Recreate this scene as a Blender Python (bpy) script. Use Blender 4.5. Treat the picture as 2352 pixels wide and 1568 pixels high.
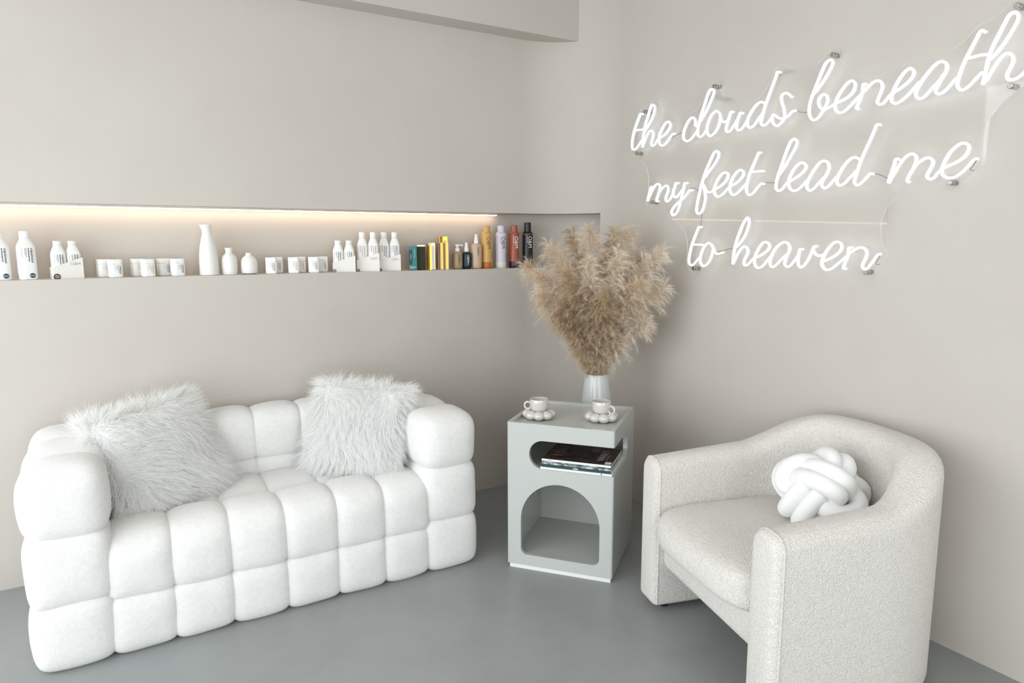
import bpy, bmesh, math, random
import numpy as np
from mathutils import Matrix, Vector, noise

# ------------------------------------------------------------------ clear
for _o in list(bpy.data.objects): bpy.data.objects.remove(_o)
SC = bpy.context.scene
COL = SC.collection
PI = math.pi
random.seed(7)

# ------------------------------------------------------------------ camera
cam_d = bpy.data.cameras.new('camera')
cam_d.sensor_width = 36.0
cam_d.lens = 36.0 * 1575.6 / 2352.0
cam_d.clip_start = 0.05
cam = bpy.data.objects.new('camera', cam_d); COL.objects.link(cam)
_yaw, _pitch, _roll = 0.5385, 0.1431, -0.0024
_f = Vector((math.sin(_yaw)*math.cos(_pitch), math.cos(_yaw)*math.cos(_pitch), -math.sin(_pitch)))
_r = Vector((math.cos(_yaw), -math.sin(_yaw), 0)); _u = _r.cross(_f)
_r2 = _r*math.cos(_roll) + _u*math.sin(_roll); _u2 = _u*math.cos(_roll) - _r*math.sin(_roll)
_m = Matrix.Identity(4)
for _i in range(3): _m[_i][0], _m[_i][1], _m[_i][2] = _r2[_i], _u2[_i], -_f[_i]
_m.translation = Vector((-2.4345, -3.3247, 1.40))
cam.matrix_world = _m
SC.camera = cam

# ------------------------------------------------------------------ world, daylight, exposure
W = bpy.data.worlds.new('daylight'); SC.world = W; W.use_nodes = True
W.node_tree.nodes['Background'].inputs[0].default_value = (0.85, 0.92, 1.0, 1)
W.node_tree.nodes['Background'].inputs[1].default_value = 0.6

def area(name, loc, direction, sx, sy, power, col):
    d = bpy.data.lights.new(name, 'AREA'); d.shape = 'RECTANGLE'; d.size = sx; d.size_y = sy
    d.energy = power; d.color = col
    o = bpy.data.objects.new(name, d); COL.objects.link(o)
    o.location = loc; o.rotation_euler = Vector(direction).to_track_quat('-Z', 'Y').to_euler()
    return o
area('window_daylight_side', (-4.03, -2.35, 1.40), (1, 0, -0.04), 4.1, 2.5, 122, (0.93, 0.975, 1.0))
area('window_daylight_rear', (-2.2, -5.33, 1.40), (0, 1, -0.04), 3.0, 2.3, 72, (0.95, 0.985, 1.0))
SC.view_settings.view_transform = 'Standard'
SC.view_settings.look = 'None'
SC.view_settings.exposure = -0.03
SC.view_settings.gamma = 1.0
SC.view_settings.use_curve_mapping = False

# ------------------------------------------------------------------ helpers
def tag(o, label=None, cat=None, group=None, kind=None):
    if label: o['label'] = label
    if cat: o['category'] = cat
    if group: o['group'] = group
    if kind: o['kind'] = kind
    return o

def link(o, parent=None):
    COL.objects.link(o)
    if parent is not None: o.parent = parent
    return o

def thing(name, label, cat, loc=(0, 0, 0), rz=0.0, group=None):
    o = bpy.data.objects.new(name, None); link(o)
    o.empty_display_size = 0.05
    o.location = loc; o.rotation_euler = (0, 0, rz)
    return tag(o, label, cat, group)

def mesh_obj(name, verts, faces, mats, parent=None, smooth=False, idx=None, loc=None, rot=None):
    me = bpy.data.meshes.new(name)
    me.from_pydata([tuple(map(float, v)) for v in verts], [], [tuple(map(int, f)) for f in faces])
    if not isinstance(mats, (list, tuple)): mats = [mats]
    for m in mats: me.materials.append(m)
    if idx is not None: me.polygons.foreach_set('material_index', list(idx))
    if smooth: me.polygons.foreach_set('use_smooth', [True]*len(me.polygons))
    me.update()
    o = bpy.data.objects.new(name, me); link(o, parent)
    if loc is not None: o.location = loc
    if rot is not None: o.rotation_euler = rot
    return o

def quads_obj(name, V, F, mat, parent=None, smooth=False):
    """fast numpy mesh: V (n,3), F (m,4)"""
    me = bpy.data.meshes.new(name)
    me.vertices.add(len(V)); me.vertices.foreach_set('co', np.ascontiguousarray(V, np.float32).ravel())
    me.loops.add(F.size); me.loops.foreach_set('vertex_index', np.ascontiguousarray(F, np.int32).ravel())
    me.polygons.add(len(F))
    me.polygons.foreach_set('loop_start', np.arange(0, F.size, 4, dtype=np.int32))
    me.polygons.foreach_set('loop_total', np.full(len(F), 4, np.int32))
    if smooth: me.polygons.foreach_set('use_smooth', np.ones(len(F), bool))
    me.materials.append(mat); me.update(calc_edges=True); me.validate()
    o = bpy.data.objects.new(name, me); link(o, parent)
    return o

def box_data(x0, x1, y0, y1, z0, z1):
    V = [(x0,y0,z0),(x1,y0,z0),(x1,y1,z0),(x0,y1,z0),(x0,y0,z1),(x1,y0,z1),(x1,y1,z1),(x0,y1,z1)]
    F = [(0,3,2,1),(4,5,6,7),(0,1,5,4),(1,2,6,5),(2,3,7,6),(3,0,4,7)]
    return V, F

def box(name, ext, mat, parent=None, bevel=0.0, seg=2, **k):
    V, F = box_data(*ext)
    if bevel <= 0: return mesh_obj(name, V, F, mat, parent, **k)
    bm = bmesh.new(); vs = [bm.verts.new(v) for v in V]
    for f in F: bm.faces.new([vs[i] for i in f])
    bmesh.ops.bevel(bm, geom=bm.edges[:], offset=bevel, segments=seg, affect='EDGES', profile=0.5)
    return bm_obj(name, bm, mat, parent, **k)

def bm_obj(name, bm, mat, parent=None, smooth=False, loc=None, rot=None):
    bmesh.ops.recalc_face_normals(bm, faces=bm.faces[:])
    me = bpy.data.meshes.new(name); bm.to_mesh(me); bm.free()
    for m in (mat if isinstance(mat, (list, tuple)) else [mat]): me.materials.append(m)
    if smooth: me.polygons.foreach_set('use_smooth', [True]*len(me.polygons))
    o = bpy.data.objects.new(name, me); link(o, parent)
    if loc is not None: o.location = loc
    if rot is not None: o.rotation_euler = rot
    return o

def loft(name, secs, mat, parent=None, n=28, smooth=True, power=2.0, close=True, loc=None, rot=None, offs=None):
    """secs: list of (z, rx, ry); rings are superellipses of the given power"""
    V, F = [], []
    for j, (z, rx, ry) in enumerate(secs):
        ox, oy = (offs[j] if offs else (0, 0))
        for i in range(n):
            a = 2*PI*i/n; c, s = math.cos(a), math.sin(a)
            pw = power[j] if isinstance(power, (list, tuple)) else power
            k = (abs(c)**pw + abs(s)**pw) ** (-1.0/pw)
            V.append((ox + rx*c*k, oy + ry*s*k, z))
    for j in range(len(secs)-1):
        for i in range(n):
            a, b = j*n+i, j*n+(i+1) % n
            F.append((a, b, b+n, a+n))
    if close:
        F.append(tuple(reversed(range(n)))); F.append(tuple(range((len(secs)-1)*n, len(secs)*n)))
    o = mesh_obj(name, V, F, mat, parent, False, loc=loc, rot=rot)
    if smooth:
        sm = [len(p.vertices) == 4 for p in o.data.polygons]
        o.data.polygons.foreach_set('use_smooth', sm)
        sharp_edges(o.data, 38)
    return o

def sharp_edges(me, deg):
    bm = bmesh.new(); bm.from_mesh(me); lim = math.radians(deg)
    for e in bm.edges:
        if len(e.link_faces) == 2 and e.calc_face_angle(0) > lim: e.smooth = False
    bm.to_mesh(me); bm.free()

def catmull(P, step):
    P = [np.array(q, float) for q in P]; out = []
    P = [2*P[0]-P[1]] + P + [2*P[-1]-P[-2]]
    for i in range(1, len(P)-2):
        a, b, c, d = P[i-1], P[i], P[i+1], P[i+2]
        k = max(2, int(np.linalg.norm(c-b)/step))
        for j in range(k):
            t = j/k
            out.append(0.5*((2*b)+(-a+c)*t+(2*a-5*b+4*c-d)*t*t+(-a+3*b-3*c+d)*t**3))
    out.append(P[-2]); return np.array(out)

def tube(name, P, r, mat, parent=None, n=10, closed=False, cap=True):
    """round tube along P (k,3); r scalar or per point"""
    P = np.asarray(P, float); k = len(P)
    T = np.roll(P, -1, 0)-np.roll(P, 1, 0) if closed else np.gradient(P, axis=0)
    T /= np.linalg.norm(T, axis=1)[:, None]+1e-12
    N = np.zeros_like(P); a = np.array([0, 0, 1.0]) if abs(T[0][2]) < .9 else np.array([1.0, 0, 0])
    N[0] = np.cross(T[0], a); N[0] /= np.linalg.norm(N[0])
    for i in range(1, k):
        v = N[i-1]-T[i]*(N[i-1] @ T[i]); N[i] = v/np.linalg.norm(v)
    if closed:   # spread the frame's closing twist
        v = N[-1]-T[0]*(N[-1] @ T[0]); v /= np.linalg.norm(v); B0 = np.cross(T[0], N[0])
        tw = math.atan2(v @ B0, v @ N[0])
        for i in range(k):
            ang = -tw*i/k; B = np.cross(T[i], N[i]); N[i] = N[i]*math.cos(ang)+B*math.sin(ang)
    B = np.cross(T, N); r = np.broadcast_to(np.asarray(r, float), (k,))
    ang = np.arange(n)*2*PI/n
    V = (P[:, None, :] + r[:, None, None]*(np.cos(ang)[None, :, None]*N[:, None, :] + np.sin(ang)[None, :, None]*B[:, None, :])).reshape(-1, 3)
    F = []
    for j in range(k if closed else k-1):
        j2 = (j+1) % k
        for i in range(n):
            i2 = (i+1) % n; F.append((j*n+i, j*n+i2, j2*n+i2, j2*n+i))
    if cap and not closed:
        F.append(tuple(reversed(range(n)))); F.append(tuple(range((k-1)*n, k*n)))
    return mesh_obj(name, V, F, mat, parent, True)

def prism_cut(profile, axis, a, b):
    """closed prism from a 2-D profile: axis 'y' -> profile (x,z), axis 'x' -> profile (y,z)"""
    bm = bmesh.new()
    mk = (lambda q, h: (q[0], h, q[1])) if axis == 'y' else (lambda q, h: (h, q[0], q[1]))
    A = [bm.verts.new(mk(q, a)) for q in profile]; B = [bm.verts.new(mk(q, b)) for q in profile]
    n = len(profile)
    bm.faces.new(A); bm.faces.new(list(reversed(B)))
    for i in range(n): bm.faces.new((A[i], B[i], B[(i+1) % n], A[(i+1) % n]))
    bmesh.ops.recalc_face_normals(bm, faces=bm.faces[:])
    return bm

def cut(o, cutters):
    """boolean-subtract bmesh cutters from o, keeping a plain mesh"""
    tmp = []
    for bm in cutters:
        me = bpy.data.meshes.new('cutter'); bm.to_mesh(me); bm.free()
        c = bpy.data.objects.new('cutter', me); link(c); tmp.append(c)
        c.parent = o.parent
        m = o.modifiers.new('cut', 'BOOLEAN'); m.operation = 'DIFFERENCE'; m.object = c; m.solver = 'EXACT'
    dg = bpy.context.evaluated_depsgraph_get(); dg.update()
    me = bpy.data.meshes.new_from_object(o.evaluated_get(dg), depsgraph=dg)
    o.modifiers.clear(); old = o.data; o.data = me; bpy.data.meshes.remove(old)
    for c in tmp:
        d = c.data; bpy.data.objects.remove(c); bpy.data.meshes.remove(d)

def ribbons(P, side, width, taper=0.85):
    """P (n,k,3) strand points, side (n,3) unit, width (n,) -> V,F"""
    n, k, _ = P.shape
    t = np.linspace(0, 1, k); w = width[:, None]*(1-taper*t[None, :]**1.5)*0.5
    L = P - side[:, None, :]*w[:, :, None]; R = P + side[:, None, :]*w[:, :, None]
    V = np.stack([L, R], 2).reshape(-1, 3)
    base = (np.arange(n)*k*2)[:, None] + (np.arange(k-1)*2)[None, :]
    F = np.stack([base, base+1, base+3, base+2], -1).reshape(-1, 4)
    return V, F

def unit(a): return a/(np.linalg.norm(a, axis=-1, keepdims=True)+1e-9)

_tc = {}
def text_mesh(s, size, mat, align='LEFT', bold=0.0):
    key = (s, round(size, 5), mat.name, align, bold)
    if key in _tc: return _tc[key]
    c = bpy.data.curves.new('lettering', 'FONT'); c.body = s; c.size = size; c.align_x = align; c.align_y = 'CENTER'
    c.extrude = 0.00025; c.offset = bold; c.resolution_u = 3
    o = bpy.data.objects.new('lettering', c); COL.objects.link(o)
    dg = bpy.context.evaluated_depsgraph_get(); dg.update()
    me = bpy.data.meshes.new_from_object(o.evaluated_get(dg), depsgraph=dg)
    me.name = 'lettering'; me.materials.clear(); me.materials.append(mat)
    bpy.data.objects.remove(o); bpy.data.curves.remove(c)
    _tc[key] = me; return me

def text(name, s, size, mat, parent, M, align='LEFT', bold=0.0, sx=1.0):
    """place flat lettering with matrix M (text lies in its XY plane, faces +Z)"""
    o = bpy.data.objects.new(name, text_mesh(s, size, mat, align, bold)); link(o, parent)
    o.matrix_local = M @ Matrix.Diagonal((sx, 1, 1, 1)); return o

def face_mat(x, y, z, rz=0.0, spin=0.0):
    """frame on an upright face whose outward normal is local -Y turned by rz; spin turns the writing"""
    return Matrix.Translation((x, y, z)) @ Matrix.Rotation(rz, 4, 'Z') @ Matrix.Rotation(PI/2, 4, 'X') @ Matrix.Rotation(spin, 4, 'Z')

# ------------------------------------------------------------------ materials
def mat(name, col, rough=0.5, metal=0.0, spec=0.5, coat=0.0, sheen=0.0, emit=None, estr=0.0, trans=0.0, ior=1.45):
    m = bpy.data.materials.new(name); m.use_nodes = True
    b = m.node_tree.nodes['Principled BSDF']
    b.inputs['Base Color'].default_value = (*col, 1); b.inputs['Roughness'].default_value = rough
    b.inputs['Metallic'].default_value = metal; b.inputs['Specular IOR Level'].default_value = spec
    b.inputs['Coat Weight'].default_value = coat; b.inputs['Sheen Weight'].default_value = sheen
    b.inputs['Coat Roughness'].default_value = 0.08
    b.inputs['Transmission Weight'].default_value = trans; b.inputs['IOR'].default_value = ior
    if emit: b.inputs['Emission Color'].default_value = (*emit, 1); b.inputs['Emission Strength'].default_value = estr
    return m

def nodes(m): return m.node_tree.nodes, m.node_tree.links, m.node_tree.nodes['Principled BSDF']

def add_noise_colour(m, c1, c2, scale, detail=4, rough=0.6, lo=0.3, hi=0.7, coords='Object', stretch=(1, 1, 1)):
    N, L, b = nodes(m)
    tc = N.new('ShaderNodeTexCoord'); mp = N.new('ShaderNodeMapping'); mp.inputs['Scale'].default_value = stretch
    nz = N.new('ShaderNodeTexNoise'); nz.inputs['Scale'].default_value = scale
    nz.inputs['Detail'].default_value = detail; nz.inputs['Roughness'].default_value = rough
    cr = N.new('ShaderNodeValToRGB'); cr.color_ramp.elements[0].position = lo; cr.color_ramp.elements[1].position = hi
    cr.color_ramp.elements[0].color = (*c1, 1); cr.color_ramp.elements[1].color = (*c2, 1)
    L.new(tc.outputs[coords], mp.inputs[0]); L.new(mp.outputs[0], nz.inputs['Vector'])
    L.new(nz.outputs['Fac'], cr.inputs[0]); L.new(cr.outputs[0], b.inputs['Base Color'])
    return m

def add_bump(m, layers, strength=0.3, dist=0.002, coords='Object'):
    """layers: list of (kind, scale, weight)"""
    N, L, b = nodes(m)
    tc = N.new('ShaderNodeTexCoord'); acc = None
    for kind, scale, wgt in layers:
        if kind == 'noise':
            t = N.new('ShaderNodeTexNoise'); t.inputs['Scale'].default_value = scale; t.inputs['Detail'].default_value = 3
            out = t.outputs['Fac']
        else:
            t = N.new('ShaderNodeTexVoronoi'); t.inputs['Scale'].default_value = scale; out = t.outputs['Distance']
        L.new(tc.outputs[coords], t.inputs['Vector'])
        mu = N.new('ShaderNodeMath'); mu.operation = 'MULTIPLY'; mu.inputs[1].default_value = wgt
        L.new(out, mu.inputs[0])
        if acc is None: acc = mu.outputs[0]
        else:
            ad = N.new('ShaderNodeMath'); ad.operation = 'ADD'; L.new(acc, ad.inputs[0]); L.new(mu.outputs[0], ad.inputs[1]); acc = ad.outputs[0]
    bp = N.new('ShaderNodeBump'); bp.inputs['Strength'].default_value = strength; bp.inputs['Distance'].default_value = dist
    L.new(acc, bp.inputs['Height']); L.new(bp.outputs['Normal'], b.inputs['Normal'])
    return m

WALL = mat('wall_plaster', (0.66, 0.60, 0.53), 0.72, spec=0.3)
add_noise_colour(WALL, (0.520, 0.482, 0.436), (0.552, 0.516, 0.470), 1.6, 6, 0.6)
add_bump(WALL, [('noise', 7, 1.0), ('noise', 45, 0.25), ('noise', 420, 0.06)], 0.12, 0.01)
CEIL = mat('ceiling_paint', (0.60, 0.58, 0.55), 0.8)
FLOOR = mat('floor_concrete', (0.36, 0.37, 0.37), 0.36, spec=0.45)
add_noise_colour(FLOOR, (0.262, 0.276, 0.274), (0.315, 0.328, 0.324), 3.2, 8, 0.68, 0.25, 0.78)
add_bump(FLOOR, [('noise', 9, 1.0), ('noise', 120, 0.15)], 0.05, 0.01)
FRAME = mat('window_frame_metal', (0.30, 0.30, 0.30), 0.4, 0.6)

SOFA = mat('cream_sherpa', (0.86, 0.845, 0.815), 0.95, spec=0.1, sheen=0.35)
add_noise_colour(SOFA, (0.86, 0.85, 0.83), (0.91, 0.905, 0.885), 60, 3, 0.6)
add_bump(SOFA, [('noise', 520, 1.0), ('noise', 230, 0.6), ('noise', 30, 0.6)], 0.7, 0.0045)
BOUCLE = mat('cream_boucle', (0.80, 0.77, 0.72), 0.95, spec=0.1, sheen=0.3)
add_noise_colour(BOUCLE, (0.81, 0.775, 0.715), (0.90, 0.87, 0.815), 110, 3, 0.6)
add_bump(BOUCLE, [('noise', 360, 0.8), ('noise', 170, 0.8), ('voronoi', 250, -0.35)], 0.95, 0.007)
KNIT = mat('white_jersey', (0.86, 0.86, 0.85), 0.85, spec=0.2, sheen=0.3)
add_bump(KNIT, [('noise', 500, 1.0)], 0.12, 0.001)

def strand_mat(name, c1, c2, scale, trans=0.35):
    m = bpy.data.materials.new(name); m.use_nodes = True
    N, L = m.node_tree.nodes, m.node_tree.links; N.clear()
    out = N.new('ShaderNodeOutputMaterial'); d = N.new('ShaderNodeBsdfDiffuse'); t = N.new('ShaderNodeBsdfTranslucent')
    mx = N.new('ShaderNodeMixShader'); mx.inputs[0].default_value = trans
    tc = N.new('ShaderNodeTexCoord'); nz = N.new('ShaderNodeTexNoise'); nz.inputs['Scale'].default_value = scale; nz.inputs['Detail'].default_value = 3
    cr = N.new('ShaderNodeValToRGB'); cr.color_ramp.elements[0].position = 0.32; cr.color_ramp.elements[1].position = 0.68
    cr.color_ramp.elements[0].color = (*c1, 1); cr.color_ramp.elements[1].color = (*c2, 1)
    L.new(tc.outputs['Object'], nz.inputs['Vector']); L.new(nz.outputs['Fac'], cr.inputs[0])
    L.new(cr.outputs[0], d.inputs['Color']); L.new(cr.outputs[0], t.inputs['Color'])
    L.new(d.outputs[0], mx.inputs[1]); L.new(t.outputs[0], mx.inputs[2]); L.new(mx.outputs[0], out.inputs[0])
    return m
FUR = strand_mat('white_fur', (0.955, 0.955, 0.945), (0.985, 0.985, 0.975), 30, 0.45)
FURBASE = mat('white_fur_backing', (0.84, 0.84, 0.83), 0.95, spec=0.05)

LACQ = mat('pale_sage_lacquer', (0.495, 0.508, 0.482), 0.18, spec=0.45)
LACQ_IN = LACQ
PLINTH = mat('white_plinth', (0.80, 0.80, 0.79), 0.45)
PEARL = mat('pearl_glaze', (0.60, 0.575, 0.54), 0.10, spec=0.7, coat=0.8)
CERAMIC = mat('white_gloss_ceramic', (0.56, 0.58, 0.57), 0.15, spec=0.5, coat=0.3)
MATTE = mat('matte_white_ceramic', (0.80, 0.785, 0.75), 0.75, spec=0.25)
BLACK = mat('black_plastic', (0.02, 0.02, 0.02), 0.4)
CHROME = mat('brushed_steel', (0.42, 0.41, 0.40), 0.35, 1.0)
SLED = mat('led_strip_warm', (1, 1, 1), 0.5, emit=(1.0, 0.76, 0.55), estr=11.0)
ALU = mat('aluminium_profile', (0.55, 0.54, 0.52), 0.4, 0.8)
NEON_F = mat('neon_front', (0.9, 0.92, 0.95), 0.5, emit=(0.93, 0.97, 1.0), estr=2.0)
NEON_S = mat('neon_silicone_side', (0.86, 0.88, 0.90), 0.5, emit=(0.88, 0.93, 1.0), estr=0.10)
WIRE = mat('thin_wire', (0.16, 0.15, 0.14), 0.5)

def acrylic(name, gloss, haze):
    m = bpy.data.materials.new(name); m.use_nodes = True
    N, L = m.node_tree.nodes, m.node_tree.links; N.clear()
    out = N.new('ShaderNodeOutputMaterial'); tr = N.new('ShaderNodeBsdfTransparent'); tr.inputs[0].default_value = (1, 1, 1, 1)
    gl = N.new('ShaderNodeBsdfGlossy'); gl.inputs['Roughness'].default_value = 0.03
    df = N.new('ShaderNodeBsdfDiffuse'); df.inputs[0].default_value = (0.93, 0.97, 1.0, 1)
    m1 = N.new('ShaderNodeMixShader'); m2 = N.new('ShaderNodeMixShader'); m2.inputs[0].default_value = haze
    m1.inputs[0].default_value = gloss
    L.new(tr.outputs[0], m1.inputs[1]); L.new(gl.outputs[0], m1.inputs[2])
    L.new(m1.outputs[0], m2.inputs[1]); L.new(df.outputs[0], m2.inputs[2]); L.new(m2.outputs[0], out.inputs[0])
    return m
ACRYL = acrylic('clear_acrylic', 0.045, 0.0)
ACRYL_B = acrylic('acrylic_rear_face', 0.0, 0.0)
ACRYL_E = acrylic('acrylic_edge', 0.05, 0.45)

# ------------------------------------------------------------------ room
CZ = 3.1            # ceiling
XL, YF = -3.95, -5.25
RC = 0.38           # radius of the rounded corner
ZS, ZT = 1.2575, 1.5613   # niche floor and top
ND = 0.16           # niche depth

def arc_pt(th, r=RC):      # th 0 -> back wall tangent, pi/2 -> right wall tangent
    return (-RC + r*math.sin(th), -RC + r*math.cos(th))
TH_END = 1.22              # the niche runs round the corner to here
na = 28
def strip_wall(name, path, z0, z1, m, parent=None):
    V = [(x, y, z) for z in (z0, z1) for x, y in path]; n = len(path)
    F = [(i+1, i, n+i, n+i+1) for i in range(n-1)]
    return V, F
def merge(parts):
    V, F = [], []
    for v, f in parts:
        k = len(V); V += list(v); F += [tuple(i+k for i in q) for q in f]
    return V, F
back_line = [(XL, 0.0), (-RC, 0.0)]
arc_full = [arc_pt(PI/2*i/na) for i in range(1, na+1)]
arc_n = [arc_pt(TH_END*i/na) for i in range(1, na+1)]
arc_rest = [arc_pt(TH_END+(PI/2-TH_END)*i/8) for i in range(0, 9)]
p_full = back_line + arc_full
parts = [strip_wall('', p_full, -0.0, ZS, None), strip_wall('', p_full, ZT, CZ, None), strip_wall('', arc_rest, ZS, ZT, None)]
V, F = merge(parts)
wb = mesh_obj('wall_back', V, F, WALL, None, True); tag(wb, 'beige plaster wall behind the sofa with a long display niche and rounded corner', 'wall', kind='structure')
# niche interior: floor, ceiling, back, end
front = back_line + arc_n
rear = [(XL, ND), (-RC, ND)] + [arc_pt(TH_END*i/na, RC+ND) for i in range(1, na+1)]
n = len(front)
V = [(x, y, ZS) for x, y in front] + [(x, y, ZS) for x, y in rear]
F = [(i, i+1, n+i+1, n+i) for i in range(n-1)]
mesh_obj('niche_floor', V, F, WALL, wb)
V = [(x, y, ZT) for x, y in front] + [(x, y, ZT) for x, y in rear]
mesh_obj('niche_ceiling', V, [tuple(reversed(f)) for f in F], WALL, wb)
V, F = strip_wall('', rear, ZS, ZT, None)
mesh_obj('niche_back', V, F, WALL, wb, True)
(ax, ay), (bx, by) = front[-1], rear[-1]
mesh_obj('niche_end', [(ax, ay, ZS), (bx, by, ZS), (bx, by, ZT), (ax, ay, ZT)], [(0, 1, 2, 3)], WALL, wb)

wr = mesh_obj('wall_right', [(0, -RC, 0), (0, YF, 0), (0, YF, CZ), (0, -RC, CZ)], [(0, 3, 2, 1)], WALL)
tag(wr, 'beige plaster wall carrying the neon sign', 'wall', kind='structure')
fl = mesh_obj('floor', [(XL, YF, 0), (0.3, YF, 0), (0.3, 0.3, 0), (XL, 0.3, 0)], [(0, 1, 2, 3)], FLOOR)
tag(fl, 'smooth grey concrete floor', 'floor', kind='structure')
ce = mesh_obj('ceiling', [(XL, YF, CZ), (0.3, YF, CZ), (0.3, 0.3, CZ), (XL, 0.3, CZ)], [(3, 2, 1, 0)], CEIL)
tag(ce, 'plain white ceiling', 'ceiling', kind='structure')
so = box('trim_1', (XL, -0.02, -0.128, 0.05, 2.487, CZ+0.02), WALL, bevel=0.004); tag(so, 'boxed plaster soffit along the top of the wall', 'soffit', kind='structure')

def wall_with_window(name, axis, c, a0, a1, w0, w1, z0, z1, flip):
    """flat wall at axis = c spanning a0..a1 with an opening w0..w1 x z0..z1"""
    mk = (lambda a, z: (c, a, z)) if axis == 'x' else (lambda a, z: (a, c, z))
    A = [a0, w0, w1, a1]; Zs = [0, z0, z1, CZ]; V, F = [], []
    for zz in Zs:
        for aa in A: V.append(mk(aa, zz))
    for j in range(3):
        for i in range(3):
            if i == 1 and j == 1: continue
            q = (j*4+i, j*4+i+1, j*4+i+5, j*4+i+4); F.append(q if flip else tuple(reversed(q)))
    return mesh_obj(name, V, F, WALL)
wl = wall_with_window('wall_left', 'x', XL, YF, 0.0, -4.5, -0.25, 0.12, 2.85, False); tag(wl, 'plaster wall with a tall shop window', 'wall', kind='structure')
wf = wall_with_window('wall_front', 'y', YF, XL, 0.3, -3.85, -0.8, 0.25, 2.75, True); tag(wf, 'plaster wall with a wide window', 'wall', kind='structure')
def window(name, axis, c, w0, w1, z0, z1, cols, label):
    e = bpy.data.objects.new(name, None); link(e); tag(e, label, 'window', kind='structure')
    t = 0.05
    def bar(a0, a1, b0, b1):
        ext = (c-t, c, a0, a1, b0, b1) if axis == 'x' else (a0, a1, c-t, c, b0, b1)
        box('window_frame', ext, FRAME, e)
    bar(w0, w1, z0, z0+t); bar(w0, w1, z1-t, z1)
    for i in range(cols+1):
        x = w0+(w1-w0-t)*i/cols; bar(x, x+t, z0+t, z1-t)
window('window_1', 'x', XL, -4.5, -0.25, 0.12, 2.85, 4, 'tall shop window on the side wall')
window('window_2', 'y', YF, -3.85, -0.8, 0.25, 2.75, 3, 'wide window on the wall facing the sofa')

# LED strip under the niche top
led = thing('led_strip', 'warm white light strip along the top of the niche', 'light', (-2.2, 0.128, ZT))
box('profile', (-1.75, 1.745, -0.009, 0.009, -0.006, 0.0), ALU, led)
box('diffuser', (-1.75, 1.725, -0.007, 0.007, -0.0105, -0.006), SLED, led)

# ------------------------------------------------------------------ sofa
def puff(name, c, h, parent, m=SOFA, n=6.0, res=15, seed=0, soft=1.0, bulge=0.10, crown=None):
    """plump upholstered block: a rounded, slightly bulged box with centre c and half sizes h"""
    V, F, key = [], [], {}
    g = np.linspace(-1, 1, res)
    g = np.sign(g)*np.abs(g)**0.85
    rnd = random.Random(seed); ph = [rnd.uniform(0, 6) for _ in range(6)]
    def vid(a, b, cc):
        k = (round(a, 5), round(b, 5), round(cc, 5))
        if k in key: return key[k]
        A_ = crown if (crown and cc > 0) else n      # a crowned block is rounder over its top
        s = ((abs(b)**A_+abs(cc)**A_)**(n/A_)+abs(a)**n)**(-1.0/n)
        x, y, z = a*s, b*s, cc*s
        wob = 1+0.012*soft*(math.sin(3*x+ph[0])*math.sin(2.6*y+ph[1])+math.sin(3.1*z+ph[2])*math.sin(2.2*x+ph[3]))
        bl = bulge*soft; x, y, z = x*(1+bl*(1-y*y)*(1-z*z)), y*(1+bl*(1-x*x)*(1-z*z)), z*(1+bl*(1-x*x)*(1-y*y))
        V.append((c[0]+h[0]*x*wob, c[1]+h[1]*y*wob, c[2]+h[2]*z*wob)); key[k] = len(V)-1
        return key[k]
    for ax in range(3):
        for s in (-1, 1):
            for i in range(res-1):
                for j in range(res-1):
                    q = []
                    for a, b in ((g[i], g[j]), (g[i+1], g[j]), (g[i+1], g[j+1]), (g[i], g[j+1])):
                        p = [0, 0, 0]; p[ax] = s; p[(ax+1) % 3] = a; p[(ax+2) % 3] = b; q.append(vid(*p))
                    F.append(tuple(q) if s > 0 else tuple(reversed(q)))
    return mesh_obj(name, V, F, m, parent, True)

sofa = thing('sofa', 'cream sherpa tufted two-seat sofa made of plump square blocks', 'sofa', (-1.90, -0.40, 0))
sx, sy = -1.90, -0.40
colx = [-2.487, -2.294, -2.101, -1.905, -1.708, -1.515, -1.322]
armx = [(-2.700, -2.487), (-1.322, -1.102)]
rowz = [(0.014, 0.228), (0.228, 0.455), (0.455, 0.666)]
rowy = [(-0.772, -0.535), (-0.535, -0.290), (-0.290, -0.055)]
K = 1.13; sd = 0
def blk(name, x, y, z, kx=K, ky=K, kz=K, n=6.0, crown=None):
    global sd; sd += 1
    return puff(name, ((x[0]+x[1])/2-sx, (y[0]+y[1])/2-sy, (z[0]+z[1])/2), ((x[1]-x[0])/2*kx, (y[1]-y[0])/2*ky, (z[1]-z[0])/2*kz), sofa, seed=sd, n=n, crown=crown)
for ix, xr in enumerate(armx):
    for iz, zr in enumerate(rowz):
        for yr in rowy:
            blk('arm_block', xr, yr, zr, K+(0.02 if iz == 2 else 0), K, K, 4.6 if iz == 2 else 6.0, 4.0 if iz == 2 else None)
for i in range(6):
    xr = (colx[i], colx[i+1])
    blk('seat_front_block', xr, (-0.768, -0.55), (0.012, 0.204), K, K, K)
    blk('seat_front_block', xr, (-0.768, -0.530), (0.204, 0.412), K, K, K, 6.0, 3.3)
    blk('seat_block', xr, (-0.530, -0.21), (0.19, 0.394), K, K, K, 6.0, 3.8)
    blk('back_block', xr, (-0.250, -0.055), (0.30, 0.466), K, 1.08, K)
    blk('back_block', xr, (-0.250, -0.055), (0.466, 0.660), K, K, K, 6.0, 3.6)
box('inner_core', (-2.66-sx, -1.14-sx, -0.72-sy, -0.08-sy, 0.05, 0.36), SOFA, sofa)
box('inner_core', (-2.66-sx, -2.53-sx, -0.74-sy, -0.08-sy, 0.30, 0.62), SOFA, sofa)
box('inner_core', (-1.28-sx, -1.14-sx, -0.74-sy, -0.08-sy, 0.30, 0.62), SOFA, sofa)
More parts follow.
